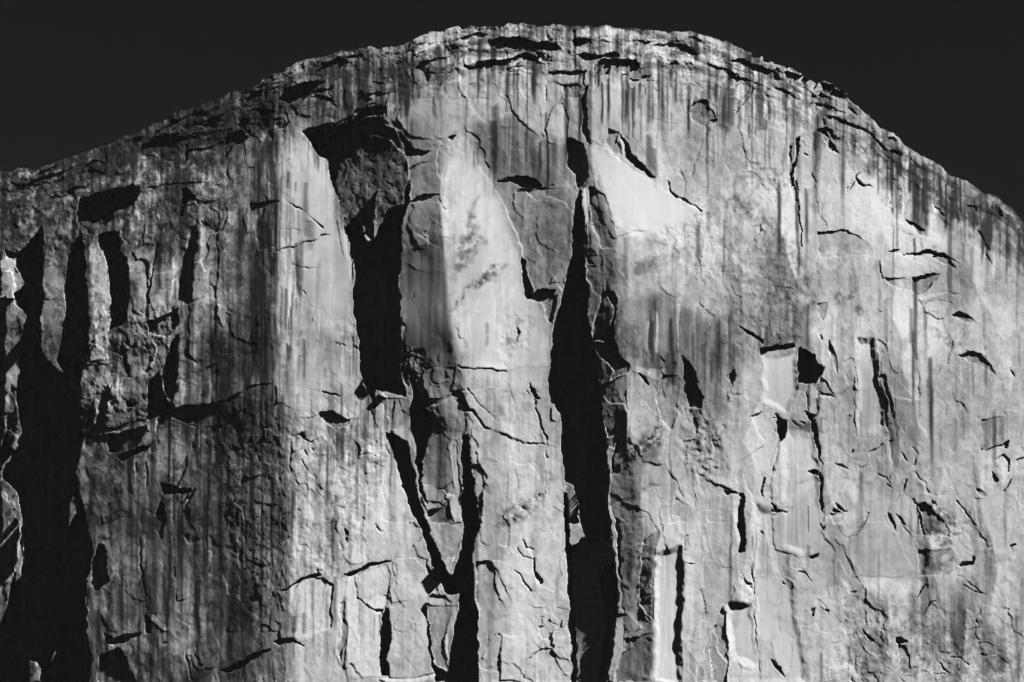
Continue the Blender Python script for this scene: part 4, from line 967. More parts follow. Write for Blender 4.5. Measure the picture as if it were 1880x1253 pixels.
hole([(970,1040),(1000,1085),(985,1070)], 5, part=None)
lip([(880,890),(960,1000),(1080,1200)], 3, 14)
slab([(310,430),(390,0),(640,0),(740,330),(690,340),(600,350),(530,430),(510,600),(420,620),(330,590)], 2, 4, part='slab', label='pale vertically ribbed slab in the right wall')
slab([(520,440),(600,360),(690,345),(735,400),(760,680),(780,900),(740,1010),(650,1050),(560,1060),(350,1000),(320,720),(420,680),(510,640)], 4, 2, part='slab', label='rounded tongue-shaped slab in the right wall')
smooth([(540,450),(690,380),(750,800),(700,980),(560,1020),(360,960),(330,740)], 6)
slab([(760,240),(870,230),(980,340),(930,480),(880,620),(800,760),(780,600)], 3, 2, part='slab')
slab([(930,490),(1000,380),(1130,480),(1170,680),(1130,780),(1010,910),(900,800),(1010,660)], 3, 2, part='slab')
slab([(850,680),(970,670),(970,780),(880,780)], -2, -6, part=None, stain_shade=.1)
slab([(180,860),(300,560),(320,760),(360,1000),(420,1253),(170,1253)], 3, 2, part='pilaster')
hole([(20,500),(60,500),(75,650),(85,900),(80,1040),(25,1040),(20,750)], 5, az=-4, part=None)
slab([(1150,780),(1300,760),(1430,860),(1480,1040),(1560,1200),(1500,1253),(1060,1253),(1010,1000)], 3, 0, part='slab', label='smooth grey apron low in the right wall')
slab([(1490,520),(1560,550),(1610,620),(1610,860),(1540,850),(1420,690)], 2, 2, part='slab')
slab([(300,280),(340,180),(380,100),(330,240),(310,330)], -2, -12, part=None)
hole([(235,480),(265,370),(275,370),(250,480),(240,560)], 5, part=None)
zone(1600, 700, 4.475)
hole([(890,575),(970,550),(1050,530),(1110,485),(1100,550),(1040,545),(960,560)], 8, part='crevice', label='thin dark roof below a streaked grey panel')
slab([(900,300),(1000,290),(1110,290),(1105,480),(1040,530),(900,570),(910,420)], 3, -4, part='panel', label='streaked grey panel near the right edge', stain_shade=.35)
hole([(1165,665),(1210,645),(1253,628),(1253,640),(1200,663)], 7, part='crevice')
hole([(790,860),(805,848),(818,920),(795,918)], 7, part='crevice')
hole([(990,745),(1020,770),(1040,810),(1010,820),(995,790)], 7, part='crevice')
hole([(1080,915),(1120,870),(1150,790),(1150,830),(1110,900)], 6, part='crevice')
hole([(1010,650),(1070,610),(1120,650),(1130,750),(1110,680),(1070,630)], 5, part='crevice')
slab([(1010,660),(1070,620),(1110,680),(1120,800),(1150,790),(1080,910),(1030,830),(1040,780)], 3, 6, part='slab')
slab([(860,880),(890,865),(950,920),(960,950),(920,950)], -4, -10, part='scar', stain_shade=.3)
hole([(480,985),(530,1010),(545,1030),(490,1020)], 6, part='crevice')
crack([(330,530),(380,600),(345,680)], 1.4, 5)
crack([(60,745),(120,780),(165,840)], 1.3, 5)
crack([(370,740),(430,800),(470,910)], 1.4, 5)
hole([(330,955),(360,965),(385,1010),(360,995)], 6, part=None)
slab([(510,340),(740,320),(750,660),(640,670),(530,600)], 2, 0, part='panel', stain_shade=.08)
slab([(390,1000),(430,990),(500,1080),(620,1180),(640,1253),(440,1253),(420,1120)], -4, -8, part='scar', label='dark broken scar low in the right wall', stain_shade=.4)
crumble([(460,1000),(640,1050),(800,1253),(440,1253)], .9, 14)
hole([(380,1000),(400,1100),(440,1253),(420,1253),(385,1120)], 7, part='crevice')
lip([(380,930),(440,900),(520,950),(660,940)], -3, 14)
slab([(720,870),(830,980),(880,1130),(850,1180),(760,1080),(700,1000)], 3, 0, part='slab')
crack([(705,990),(730,1020),(800,1100),(870,1170)], 1.3, 5)
slab([(150,190),(210,350),(230,580),(200,800),(180,850),(160,680),(130,470),(110,300)], -1, -2, part=None, stain_shade=.2)
slab([(850,950),(980,980),(1000,1170),(900,1180)], 2, -2, part='slab')
zone(1450, 430, 3.386)
hole([(700,130),(770,128),(870,122),(930,125),(860,145),(780,140)], 8, part='crevice', label='long thin curved roof high in the right wall')
hole([(605,105),(640,95),(680,92),(650,108)], 6, part='crevice')
slab([(740,150),(810,130),(830,170),(930,200),(940,240),(860,200)], 5, 8, 4, part='flake')
slab([(880,150),(940,130),(990,160),(1030,220),(1040,235),(960,190)], -4, -12, part='flake', label='grey fin-shaped scar below the curved roof', stain_shade=.2)
slab([(560,160),(640,120),(740,150),(850,200),(940,240),(860,245),(770,260),(690,280),(580,275),(570,220)], 6, 4, part='slab', label='pale eyelid-shaped flake high in the right wall')
slab([(770,265),(860,250),(940,245),(900,290),(840,350),(790,370),(765,340)], -6, -12, part='recess', label='dark hollow under the eyelid-shaped flake', stain_shade=.4)
slab([(600,285),(770,275),(750,345),(640,330)], -2, -3, part='slab', stain_shade=.25)
slab([(800,400),(880,360),(980,350),(1060,370),(960,380),(900,400),(830,440)], 4, 8, 6, part='flake')
hole([(905,410),(960,407),(1020,430),(950,425)], 9, part='crevice')
slab([(830,450),(910,420),(1020,435),(940,470),(850,490)], 4, 4, 2, part='flake')
slab([(1000,510),(1050,485),(1110,500),(1160,555),(1090,550),(1030,520)], -3, -10, part='scar', stain_shade=.35)
slab([(1060,740),(1140,730),(1200,770),(1260,830),(1290,880),(1230,850),(1120,790)], -3, -8, part='scar', label='arched dark scar near the right edge', stain_shade=.3)
lip([(1030,750),(1090,725),(1190,750),(1280,860)], 5, 16)
hole([(540,460),(580,475),(560,472)], 5, part=None)
hole([(430,500),(480,480),(470,530),(445,525)], 3, part=None)
hole([(1190,110),(1240,150),(1250,190),(1225,150)], 5, part='crevice')
hole([(1020,755),(1075,800),(1045,785)], 4, part=None)
slab([(1300,850),(1340,770),(1370,790),(1400,890),(1370,990),(1330,960)], 3, 8, part='slab')
hole([(1365,830),(1400,880),(1385,870)], 5, part=None)
crack([(1320,900),(1330,1100),(1350,1130)], 1.2, 4)
slab([(160,430),(240,430),(210,540),(180,500)], -3, -10, stain_shade=.2, part='flake')
stain_shade([(290,390),(380,370),(480,500),(430,500),(380,430),(300,440)], .4, 6, 0)
slab([(550,640),(600,690),(610,760),(650,850),(730,880),(720,1050),(660,1253),(600,1050),(560,860)], -2, -2, part='slab')
slab([(160,120),(380,60),(490,100),(480,180),(300,270),(180,190)], 2, 0, part='slab', stain_shade=.06)
slab([(440,560),(530,540),(560,900),(600,1253),(420,1253),(420,800)], 2, 2, part='panel')
lip([(170,380),(240,350),(290,390)], 3, 10)
crack([(500,335),(540,360)], 1.2, 4)
crack([(350,800),(390,825)], 1.3, 4)
crumble([(900,640),(1060,660),(1000,720)], .7, 8)
lip([(900,340),(1000,290),(1110,325)], 2.5, 10)
lip([(830,600),(900,580),(960,620)], 3, 10)
zone(1350, 980, 3.547)
hole([(815,615),(850,640),(885,660),(915,700),(880,685),(840,650)], 10, part='crevice', label='small black wedge low in the right wall')
hole([(1050,670),(1080,663),(1120,695),(1060,700),(1040,695)], 10, part='crevice', label='small black triangular roof low in the right wall')
hole([(585,497),(610,505),(605,520)], 7, part=None)
hole([(1455,215),(1480,190),(1540,185),(1545,140),(1555,150),(1545,200),(1500,205),(1470,225)], 7, part='crevice')
crack([(1320,275),(1380,265),(1440,230)], 1.3, 5)
crack([(560,470),(640,550),(750,640),(880,770),(1000,860),(1110,965)], 1.2, -3)
hole([(930,605),(960,605),(990,630),(960,620)], 6, part=None)
slab([(1190,370),(1240,320),(1280,340),(1270,440),(1200,530),(1150,500)], 5, -2, part='block', label='rough loose-looking block low in the right wall', stain_shade=.2)
hole([(1150,440),(1190,370),(1230,325),(1200,380)], 6, part='crevice')
hole([(1255,430),(1305,425),(1270,440),(1200,535),(1240,470)], 6, part='crevice')
hole([(295,310),(320,335),(300,330)], 8, part=None)
hole([(220,820),(260,840),(290,890),(315,930),(280,900),(240,850)], 8, part='crevice')
hole([(410,232),(450,240),(485,295),(460,260)], 6, part='crevice')
crack([(820,795),(780,810),(770,880),(790,910)], 1.3, 5)
crack([(840,780),(860,830),(890,835)], 1.3, 5)
hole([(1785,75),(1820,62),(1800,80),(1795,110)], 6, part=None)
hole([(750,385),(800,370),(780,390)], 5, part=None)
hole([(495,490),(520,480),(515,540),(500,545)], 6, part=None)
hole([(1640,600),(1660,600),(1650,610)], 4, part=None)
crack([(1490,330),(1560,380),(1620,410)], 1.2, 5)
crack([(1450,270),(1560,350),(1600,400)], 1.2, 4)
crack([(1190,90),(1190,60),(1180,20)], 1.5, 5)
crack([(1200,100),(1240,40)], 1.3, 5)
crack([(1400,800),(1470,820),(1520,860)], 1.4, 5)
crack([(1520,880),(1590,930)], 1.4, 5)
crack([(1280,800),(1350,860),(1390,900)], 1.4, 5)
crack([(1120,940),(1200,925),(1370,905)], 1.4, 5)
slab([(1060,700),(1100,720),(1150,880),(1200,880),(1160,930),(1080,900)], -3, -8, part='scar', stain_shade=.25)
slab([(850,500),(960,480),(970,640),(920,690),(860,600)], 3, 6, part='slab', stain_shade=-.1)
slab([(600,860),(700,820),(770,860),(830,960),(580,968)], 3, 5, part='slab', stain_shade=-.1)
slab([(540,420),(680,330),(750,300),(770,370),(720,460),(620,510)], 3, 4, part='slab', stain_shade=-.12)
slab([(440,500),(500,495),(500,700),(430,720)], 2, -4, part='slab', stain_shade=.08)
slab([(1180,100),(1400,90),(1450,180),(1400,260),(1180,280)], -2, -2, part='slab', stain_shade=.35)
slab([(1500,490),(1560,500),(1540,680),(1500,690)], 3, 10, part='flake', stain_shade=-.2)
stain_shade([(1330,400),(1480,380),(1500,660),(1380,690)], .3, 10, 1.0)
slab([(1590,700),(1740,720),(1740,900),(1640,960),(1570,880)], 2, -3, part='slab', stain_shade=.15)
slab([(230,700),(300,620),(370,680),(360,900),(300,900),(240,800)], 3, 8, part='slab', stain_shade=-.15)
slab([(1700,330),(1790,310),(1790,400),(1730,440)], 2, 0, part='slab')
lip([(1010,470),(1100,460),(1160,440),(1180,400)], -3, 14)
lip([(720,140),(770,220),(840,350)], 3, 14)

# ==== random small cracks, notches and runs of water between the traced ones
zone(0, 0, 1)
for k in range(110):
    u, v = rng.uniform(0, 1880), rng.uniform(120, 1250)
    if v < float(np.interp(u, U, rim)) + 30: continue
    if u > 1050: continue
    L = rng.gamma(2.0, 9.0); a = math.radians(rng.choice([85, 60, 50, -70, 20], p=[.4, .2, .2, .1, .1]) + rng.normal() * 14)
    n = 4; pts = [(u + math.cos(a) * L * t + rng.normal() * 1.2, v + math.sin(a) * L * t + rng.normal() * 1.2) for t in np.linspace(0, 1, n)]
    crack(pts, rng.uniform(0.8, 1.3), rng.uniform(2, 4.5))
for k in range(95):                        # loose blocks and ledges along the rim
    u = rng.uniform(40, 1880); rv = float(np.interp(u, U, rim)); v = rv + 4 + abs(rng.normal()) * 42
    sl = (float(np.interp(u + 20, U, rim)) - float(np.interp(u - 20, U, rim))) / 40
    w_, h_ = rng.gamma(2, 7.0) + 5, rng.gamma(2.2, 3.0) + 3
    pts = [(u + w_ * cx + rng.normal() * 2, v + h_ * cy + sl * w_ * cx + rng.normal() * 1.5) for cx, cy in ((-1, -.6), (-.3, -1), (.6, -.8), (1, 0), (.5, .9), (-.6, .8))]
    slab(pts, rng.uniform(3, 10), rng.normal() * 8, rng.normal() * 8 + 3, part='block' if w_ > 16 else None)
    if rng.random() < .12:
        hole([(u - w_, v + h_), (u + w_ * .5, v + h_ + sl * w_), (u + w_ * .8, v + h_ * 1.6 + sl * w_), (u - w_ * .6, v + h_ * 1.9)], rng.uniform(3, 9), part=None)
rows = []
for k in range(900):
    u = rng.uniform(0, 1880); z = rng.random()
    rv = float(np.interp(u, U, rim))
    if z < .35: v = rv + abs(rng.normal()) * 60; am = rng.uniform(.3, 1.1)
    elif z < .75: u = rng.uniform(150, 560); v = rng.uniform(rv, 1200); am = rng.uniform(.25, .9)
    else: v = rng.uniform(rv, 1200); am = rng.uniform(.12, .5)
    L = rng.gamma(2.0, 32.0) + 15
    rows.append((u, v, v + L, rng.gamma(2.0, 1.1) + 1.2, am * (1 if rng.random() < .8 else -.5)))
streaks(rows)

for pts, am, so in (([(335,420),(440,420),(440,730),(330,740)],-.42,25),([(235,430),(320,430),(320,570),(240,570)],-.3,20),([(165,440),(200,440),(202,660),(165,660)],-.55,6),
        ([(310,980),(390,980),(390,1253),(300,1253)],-.32,25),([(330,800),(400,790),(400,890),(320,890)],-.35,20),([(180,690),(270,690),(270,770),(180,780)],-.4,12),([(440,1090),(520,1090),(520,1253),(420,1253)],-.25,20),
        ([(0,470),(30,470),(40,700),(0,760)],-.4,8),([(250,270),(300,250),(330,290),(270,320)],-.4,10),([(330,320),(420,290),(420,350),(350,370)],-.3,12),([(1120,380),(1300,380),(1340,480),(1220,560),(1140,480)],-.2,25),
        ([(1290,440),(1400,500),(1340,550),(1300,520)],-.15,8),([(840,265),(856,255),(880,312),(925,380),(953,450),(964,545),(1000,585),(1008,675),(860,670),(830,600),(815,460),(810,340)],-.10,3),([(1082,272),(1115,272),(1140,295),(1172,322),(1202,336),(1262,372),(1290,386),(1240,432),(1130,445),(1108,360)],-.20,4),
        ([(520,760),(700,760),(770,1000),(540,1040)],-.08,20),([(870,720),(1030,750),(1040,1000),(890,980)],-.06,20)):
    stain_shade(pts, am, so, .15)  # paler rock; the prow's sunlit face is painted lighter here too
stain_shade([(940,345),(1050,345),(1040,480),(1000,540),(975,500)], .16, 8, .4)  # grazing light on the hanging shield, painted as a darker tone
stain_shade([(738,300),(806,315),(812,400),(818,480),(822,550),(835,620),(850,685),(740,700)], .19, 2, .5)  # shade of the prow's left face painted into the rock
stain_shade([(600,250),(740,240),(752,340),(700,420),(625,410)], .38, 8, .75)
stain_shade([(1385,420),(1410,415),(1470,470),(1500,540),(1490,560),(1440,520),(1395,450)], .2, 6, .4)
stain_shade([(1340,480),(1420,510),(1455,560),(1400,562)], .22, 7, .4)
stain_shade([(1330,360),(1380,370),(1420,420),(1380,410)], .3, 7, .1)
stain_shade([(1385,300),(1450,310),(1460,350),(1400,350)], .2, 8, .4)
stain_shade([(1150,480),(1200,470),(1205,500),(1170,510)], .3, 6, .1)
for pts, am, so in (([(1540,340),(1620,340),(1620,420),(1560,420)],-.16,14),([(1780,430),(1870,430),(1860,570),(1790,560)],-.16,16),([(1385,655),(1460,650),(1455,760),(1395,740)],-.10,8),
        ([(1415,800),(1475,790),(1490,900),(1420,930)],-.16,10),([(1560,1060),(1640,1060),(1600,1130),(1520,1130)],-.16,12),([(1210,960),(1300,960),(1300,1253),(1210,1253)],-.13,10),
        ([(1505,450),(1560,440),(1610,490),(1580,540),(1520,510)],.06,5),([(1640,770),(1710,770),(1710,850),(1640,850)],.06,5),([(1388,930),(1425,930),(1440,1253),(1390,1253)],.07,5),([(1340,1080),(1385,1070),(1395,1220),(1345,1220)],.08,4),
        ([(1560,960),(1670,960),(1690,1080),(1570,1080)],.06,6),([(1130,1000),(1198,1000),(1200,1253),(1130,1253)],.10,4),([(1160,700),(1290,700),(1280,880),(1170,850)],.05,10),([(1700,640),(1790,620),(1840,700),(1740,720)],-.10,14)):
    stain_shade(pts, am, so, .2, 1.0)  # paler and darker planes across the right wall
# clusters of black runs
rows = []
for u0, u1, v0, v1, n, a0, a1, l0, l1 in ((1630,1880,6,60,90,.7,1.5,25,80),(560,760,10,110,70,.5,1.2,15,50),(870,1000,170,240,34,.3,.8,30,90),(1060,1340,60,130,50,.25,.9,20,110),
        (380,520,120,500,60,.3,.8,30,140),(1370,1500,40,160,30,.3,.9,20,80),(250,560,60,160,50,.4,1.0,15,60),(1140,1340,500,620,40,.2,.7,30,90),(300,540,350,900,170,.35,1.0,50,220),(300,540,350,900,70,-.7,-.25,40,160),(520,720,500,760,60,.2,.7,30,120),(1200,1880,300,900,70,.1,.4,40,160)):
    for k in range(n):
        u = rng.uniform(u0, u1); v = float(np.interp(u, U, rim)) + rng.uniform(v0, v1)
        rows.append((u, v, v + rng.uniform(l0, l1), rng.gamma(2.0, .65) + .9, rng.uniform(a0, a1)))
streaks(rows)
ribs([(1420,800),(1470,770),(1500,800),(1505,850),(1460,900),(1420,920)], 5, .35)
ribs([(1300,890),(1345,900),(1345,1000),(1300,1010)], 6, .3)
ribs([(1806,766),(1846,768),(1845,808),(1806,822)], 4.5, .5, 3)
ribs([(525,1075),(612,1075),(610,1150),(530,1150)], 8, .2)
ribs([(640,1060),(710,1045),(700,1200),(640,1230)], 9, .18)
ribs([(1205,950),(1300,950),(1300,1253),(1205,1253)], 9, .12, 10)
ribs([(1420,940),(1500,900),(1490,1010),(1440,1000)], 11, .10, 8)
ribs([(1540,560),(1660,560),(1650,800),(1560,800)], 13, .08, 12)

# ------------------------------------------------------------------ random relief laid over the traced shapes
fl = np.clip(flaky, 0, 2)
g1 = noise(110, 260, 2, 0.4); g2 = noise(60, 130, 2, 0.4); g3 = noise(18, 30, 3)
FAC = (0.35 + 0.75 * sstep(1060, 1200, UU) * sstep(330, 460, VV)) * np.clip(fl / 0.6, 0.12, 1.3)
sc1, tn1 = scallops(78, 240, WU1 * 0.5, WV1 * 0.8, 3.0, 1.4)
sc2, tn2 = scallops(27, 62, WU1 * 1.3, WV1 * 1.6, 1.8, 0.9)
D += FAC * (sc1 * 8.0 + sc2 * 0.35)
D += fl * (terrace(g1, 2.0, 0.05) * 1.6)
D += (fl * 0.05 + rough * 0.6) * terrace(g3, 1.8, 0.1) * 1.1
# ledges that follow the rim
Wr = rim[None, :]
def rimnoise(su, sv):
    n = noise(su, sv, 3)
    j = np.clip(np.searchsorted(V, (BELOW + 40).ravel()).reshape(BELOW.shape), 0, NV - 1)
    return n[j, np.arange(NU)[None, :]]
r1_, r2_ = rimnoise(90, 15), rimnoise(40, 7)
D += TOPB * (terrace(r1_, 1.8, 0.08) * 3.0 * sstep(-0.3, 0.6, noise(70, 40, 2)) + terrace(r2_, 1.6, 0.1) * 1.5)
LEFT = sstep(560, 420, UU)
# facets in crumbly rock
rg = np.clip(rough, 0, 2)
a1, a2, a3, dx, dy, bd = cells(11, 15, WU1 * 1.6 + 3 * WU2, WV1 * 1.6 + 3 * WV2)
D += rg * ((a1 - 0.5) * 1.0 + dx * (a2 - 0.5) * 0.28 + dy * (a3 - 0.5) * 0.2)
b1, b2, b3, dx, dy, bd = cells(58, 120, WU1 * 2.5, WV1 * 3.5)
D += fl * (dx * (b2 - 0.5) * 0.10 + dy * (b3 - 0.5) * 0.05 + (b1 - 0.5) * 0.5)
D += noise(6, 7, 2) * (0.05 + 0.06 * LEFT + 0.40 * rg) + noise(14, 20, 2) * (0.08 + 0.12 * LEFT + 0.6 * rg)
D += noise(4, 60, 2) * 0.07 + noise(200, 260, 2) * 5.0 + noise(60, 90, 2) * 0.6 * (0.4 + fl)

# ------------------------------------------------------------------ colour of the rock
MASK = sstep(-0.6, 1.2, noise(150, 200, 2) + 0.5 * noise(40, 60, 2))          # where water runs
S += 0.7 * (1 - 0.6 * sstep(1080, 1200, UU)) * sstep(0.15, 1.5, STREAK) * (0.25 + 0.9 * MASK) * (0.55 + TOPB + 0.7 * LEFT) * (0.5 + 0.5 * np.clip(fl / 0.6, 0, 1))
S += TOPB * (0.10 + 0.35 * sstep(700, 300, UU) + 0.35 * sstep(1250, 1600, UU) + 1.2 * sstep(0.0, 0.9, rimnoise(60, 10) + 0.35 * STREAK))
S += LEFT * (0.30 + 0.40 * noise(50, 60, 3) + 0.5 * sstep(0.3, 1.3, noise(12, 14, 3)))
RIGHT = sstep(1080, 1200, UU) * (1 - TOPB)
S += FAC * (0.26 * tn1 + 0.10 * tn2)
S += 0.11 * noise(60, 80, 2) + (0.03 + 0.05 * LEFT) * noise(5, 6, 2) + 0.08 * noise(120, 200, 2) + (0.05 + 0.08 * LEFT) * noise(20, 26, 3)
S -= 0.07 * RIGHT
S += (0.06 + 0.06 * LEFT + rg) * 0.5 * sstep(0.2, 1.5, noise(9, 7, 3))
S += 0.035 * noise(2.2, 40, 1) + 0.05 * noise(7, 120, 2)
GR = noise(8, 10, 4, 0.75)                                   # lichen and black crusts with hard edges
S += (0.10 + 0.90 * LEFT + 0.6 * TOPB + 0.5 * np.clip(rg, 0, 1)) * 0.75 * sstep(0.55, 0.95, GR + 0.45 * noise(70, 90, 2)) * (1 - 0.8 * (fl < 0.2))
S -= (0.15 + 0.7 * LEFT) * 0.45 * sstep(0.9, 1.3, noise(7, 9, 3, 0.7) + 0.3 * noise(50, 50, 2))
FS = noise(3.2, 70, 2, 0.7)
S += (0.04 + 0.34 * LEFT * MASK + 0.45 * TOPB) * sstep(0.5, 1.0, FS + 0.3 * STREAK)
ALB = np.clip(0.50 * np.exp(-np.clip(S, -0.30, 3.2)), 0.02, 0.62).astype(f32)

GRAIN = np.clip(0.16 + 0.55 * LEFT + 0.4 * TOPB + 0.5 * np.clip(rg - 0.25, 0, 1) + 0.25 * noise(60, 80, 2), 0.15, 1.0) * np.clip(0.35 + fl, 0.35, 1)

# ------------------------------------------------------------------ to the world
cp, sp = math.cos(PITCH), math.sin(PITCH)
KM = (R_CAM / cp) / FPX                                     # metres per photo pixel at the wall
Vc = np.maximum(VV, Wr)                                     # everything above the rim collapses onto it
jr = np.argmax(VV > Wr, axis=0)
Dc = np.where(VV > Wr, D, D[jr, np.arange(NU)][None, :])
# steep drops: pull the far lip of each step under the near one so that walls run straight back
Us, Vs = UU.copy(), Vc.copy()
dr = (Dc[:, :-1] - Dc[:, 1:]) > 3.5
Us[:, 1:] -= np.where(dr, 0.93 * np.diff(U)[None, :], 0)
dv = ((Dc[1:] - Dc[:-1]) > 3.5) & (VV[:-1] > Wr + 2)
Vs[:-1] += np.where(dv, 0.93 * np.diff(V)[:, None], 0)
def to_world(u, v, d):
    rx, ry = (u - 940.0) / FPX, (626.5 - v) / FPX
    fy, fz = cp - ry * sp, sp + ry * cp
    t = (R_CAM - d * KM) / fy
    return np.stack([rx * t, -R_CAM + fy * t, fz * t], -1)
XYZ = to_world(Us.astype(np.float64), Vs.astype(np.float64), Dc.astype(np.float64)).astype(f32)
ok = VV > Wr
# summit: the rock runs on behind the rim
NB_ = 14
back = np.linspace(0, 1, NB_ + 1)[1:] ** 1.6
top = XYZ[jr, np.arange(NU)]
rows = []
for k, b in enumerate(back):
    q = top.copy(); q[:, 1] += b * 420; q[:, 2] += b * 420 * 0.10 - 2.0 * min(1, b * 8)
    q[:, 2] += (rng.standard_normal(NU) * 0.3)
    rows.append(q)
def build_mesh(name, co, quads, alb, grain):
    me = bpy.data.meshes.new(name)
    nq = len(quads)
    me.vertices.add(len(co)); me.vertices.foreach_set('co', co.astype(f32).ravel())
    me.loops.add(nq * 4); me.loops.foreach_set('vertex_index', quads.astype(np.int32).ravel())
    me.polygons.add(nq); me.polygons.foreach_set('loop_start', np.arange(0, nq * 4, 4, dtype=np.int32))
    at = me.attributes.new('rock_tone', 'FLOAT', 'POINT'); at.data.foreach_set('value', alb.astype(f32).ravel())
    at = me.attributes.new('rock_grain', 'FLOAT', 'POINT'); at.data.foreach_set('value', grain.astype(f32).ravel())
    me.update(calc_edges=True)
    return me

# ------------------------------------------------------------------ materials
def rock_material():
    m = bpy.data.materials.new('granite'); m.use_nodes = True
    n, l = m.node_tree.nodes, m.node_tree.links; n.clear()
    out = n.new('ShaderNodeOutputMaterial'); b = n.new('ShaderNodeBsdfPrincipled')
    b.inputs['Roughness'].default_value = 0.85
    b.inputs['Specular IOR Level'].default_value = 0.15
    a = n.new('ShaderNodeAttribute'); a.attribute_name = 'rock_tone'
    tc = n.new('ShaderNodeTexCoord')
    mp = n.new('ShaderNodeMapping'); mp.inputs['Scale'].default_value = (1, 1, 0.35); l.new(tc.outputs['Object'], mp.inputs[0])
    t1 = n.new('ShaderNodeTexNoise'); t1.inputs['Scale'].default_value = 0.9; t1.inputs['Detail'].default_value = 5; t1.inputs['Roughness'].default_value = 0.65
    l.new(mp.outputs[0], t1.inputs['Vector'])
    mr = n.new('ShaderNodeMapRange'); mr.inputs[1].default_value = 0.3; mr.inputs[2].default_value = 0.7; mr.inputs[3].default_value = 0.62; mr.inputs[4].default_value = 1.36
    l.new(t1.outputs[0], mr.inputs[0])
    ag = n.new('ShaderNodeAttribute'); ag.attribute_name = 'rock_grain'
    mx = n.new('ShaderNodeMix'); mx.data_type = 'FLOAT'; l.new(ag.outputs['Fac'], mx.inputs[0]); mx.inputs[2].default_value = 1.0; l.new(mr.outputs[0], mx.inputs[3])
    mu = n.new('ShaderNodeMath'); mu.operation = 'MULTIPLY'; l.new(a.outputs['Fac'], mu.inputs[0]); l.new(mx.outputs[0], mu.inputs[1])
    l.new(mu.outputs[0], b.inputs['Base Color'])
    t2 = n.new('ShaderNodeTexNoise'); t2.inputs['Scale'].default_value = 0.6; t2.inputs['Detail'].default_value = 6; t2.inputs['Roughness'].default_value = 0.7
    l.new(tc.outputs['Object'], t2.inputs['Vector'])
    bp = n.new('ShaderNodeBump'); bp.inputs['Strength'].default_value = 0.75; bp.inputs['Distance'].default_value = 0.5
    ms = n.new('ShaderNodeMath'); ms.operation = 'MULTIPLY'; ms.inputs[1].default_value = 0.9; l.new(ag.outputs['Fac'], ms.inputs[0]); l.new(ms.outputs[0], bp.inputs['Strength'])
    l.new(t2.outputs[0], bp.inputs['Height']); l.new(bp.outputs[0], b.inputs['Normal'])
    l.new(b.outputs[0], out.inputs[0])
    return m
def plain_material(name, v, scale=0.3, spread_=0.4):
    m = bpy.data.materials.new(name); m.use_nodes = True
    n, l = m.node_tree.nodes, m.node_tree.links
    b = n['Principled BSDF']; b.inputs['Roughness'].default_value = 0.9; b.inputs['Specular IOR Level'].default_value = 0.1
    tc = n.new('ShaderNodeTexCoord'); t1 = n.new('ShaderNodeTexNoise'); t1.inputs['Scale'].default_value = scale; t1.inputs['Detail'].default_value = 4
    l.new(tc.outputs['Object'], t1.inputs['Vector'])
    mr = n.new('ShaderNodeMapRange'); mr.inputs[3].default_value = v * (1 - spread_); mr.inputs[4].default_value = v * (1 + spread_)
    l.new(t1.outputs[0], mr.inputs[0]); l.new(mr.outputs[0], b.inputs['Base Color'])
    return m
GRANITE = rock_material()

# ------------------------------------------------------------------ the cliff and its parts
vid = np.arange(NV * NU).reshape(NV, NU)
q = np.stack([vid[:-1, :-1], vid[1:, :-1], vid[1:, 1:], vid[:-1, 1:]], -1)
keep = ok[1:, :-1] | ok[1:, 1:]
qlab = LAB[1:, :-1]
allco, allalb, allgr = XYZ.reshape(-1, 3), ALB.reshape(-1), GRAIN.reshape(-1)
def make(name, mask, parent=None, extra=None):
    qq = q[mask]
    used, inv = np.unique(qq.ravel(), return_inverse=True)
    co, al, gn = allco[used], allalb[used], allgr[used]; qi = inv.reshape(-1, 4)
    if extra is not None:
        co = np.concatenate([co, extra[0]]); al = np.concatenate([al, extra[2]]); gn = np.concatenate([gn, extra[2] * 0 + 1]); qi = np.concatenate([qi, extra[1] + len(used)])
    me = build_mesh(name, co, qi, al, gn)
    me.materials.append(GRANITE)
    o = bpy.data.objects.new(name, me); scene.collection.objects.link(o)
    if parent is not None: o.parent = parent
    return o
sm = np.concatenate([top[None]] + [r[None] for r in rows])
sid = np.arange((NB_ + 1) * NU).reshape(NB_ + 1, NU)
sq = np.stack([sid[:-1, :-1], sid[:-1, 1:], sid[1:, 1:], sid[1:, :-1]], -1).reshape(-1, 4)
salb = np.full(sm.shape[0] * sm.shape[1], 0.25)
cliff = make('cliff', keep & (qlab == 0), None, (sm.reshape(-1, 3), sq, salb))
cliff['kind'] = 'structure'
cliff['label'] = 'sheer pale granite cliff with a domed top and black water streaks'
cliff['category'] = 'cliff'
made = {}
for k in range(1, len(PARTS)):
    name, label, par = PARTS[k]
    mk = keep & (qlab == k)
    if mk.sum() < 25: continue
    o = make(name, mk, made.get(par, cliff)); made[k] = o
    if label: o['label'] = label

# ------------------------------------------------------------------ valley floor
def sheet(name, z, r, mat):
    me = bpy.data.meshes.new(name)
    me.from_pydata([(-r, -r, z), (r, -r, z), (r, r, z), (-r, r, z)], [], [(0, 1, 2, 3)])
    me.materials.append(mat); o = bpy.data.objects.new(name, me); scene.collection.objects.link(o); return o
gr = sheet('ground', -4.0, 25000, plain_material('forest_floor', 0.02, 0.01))
gr['kind'] = 'structure'; gr['label'] = 'dark wooded valley floor below the cliff'; gr['category'] = 'ground'


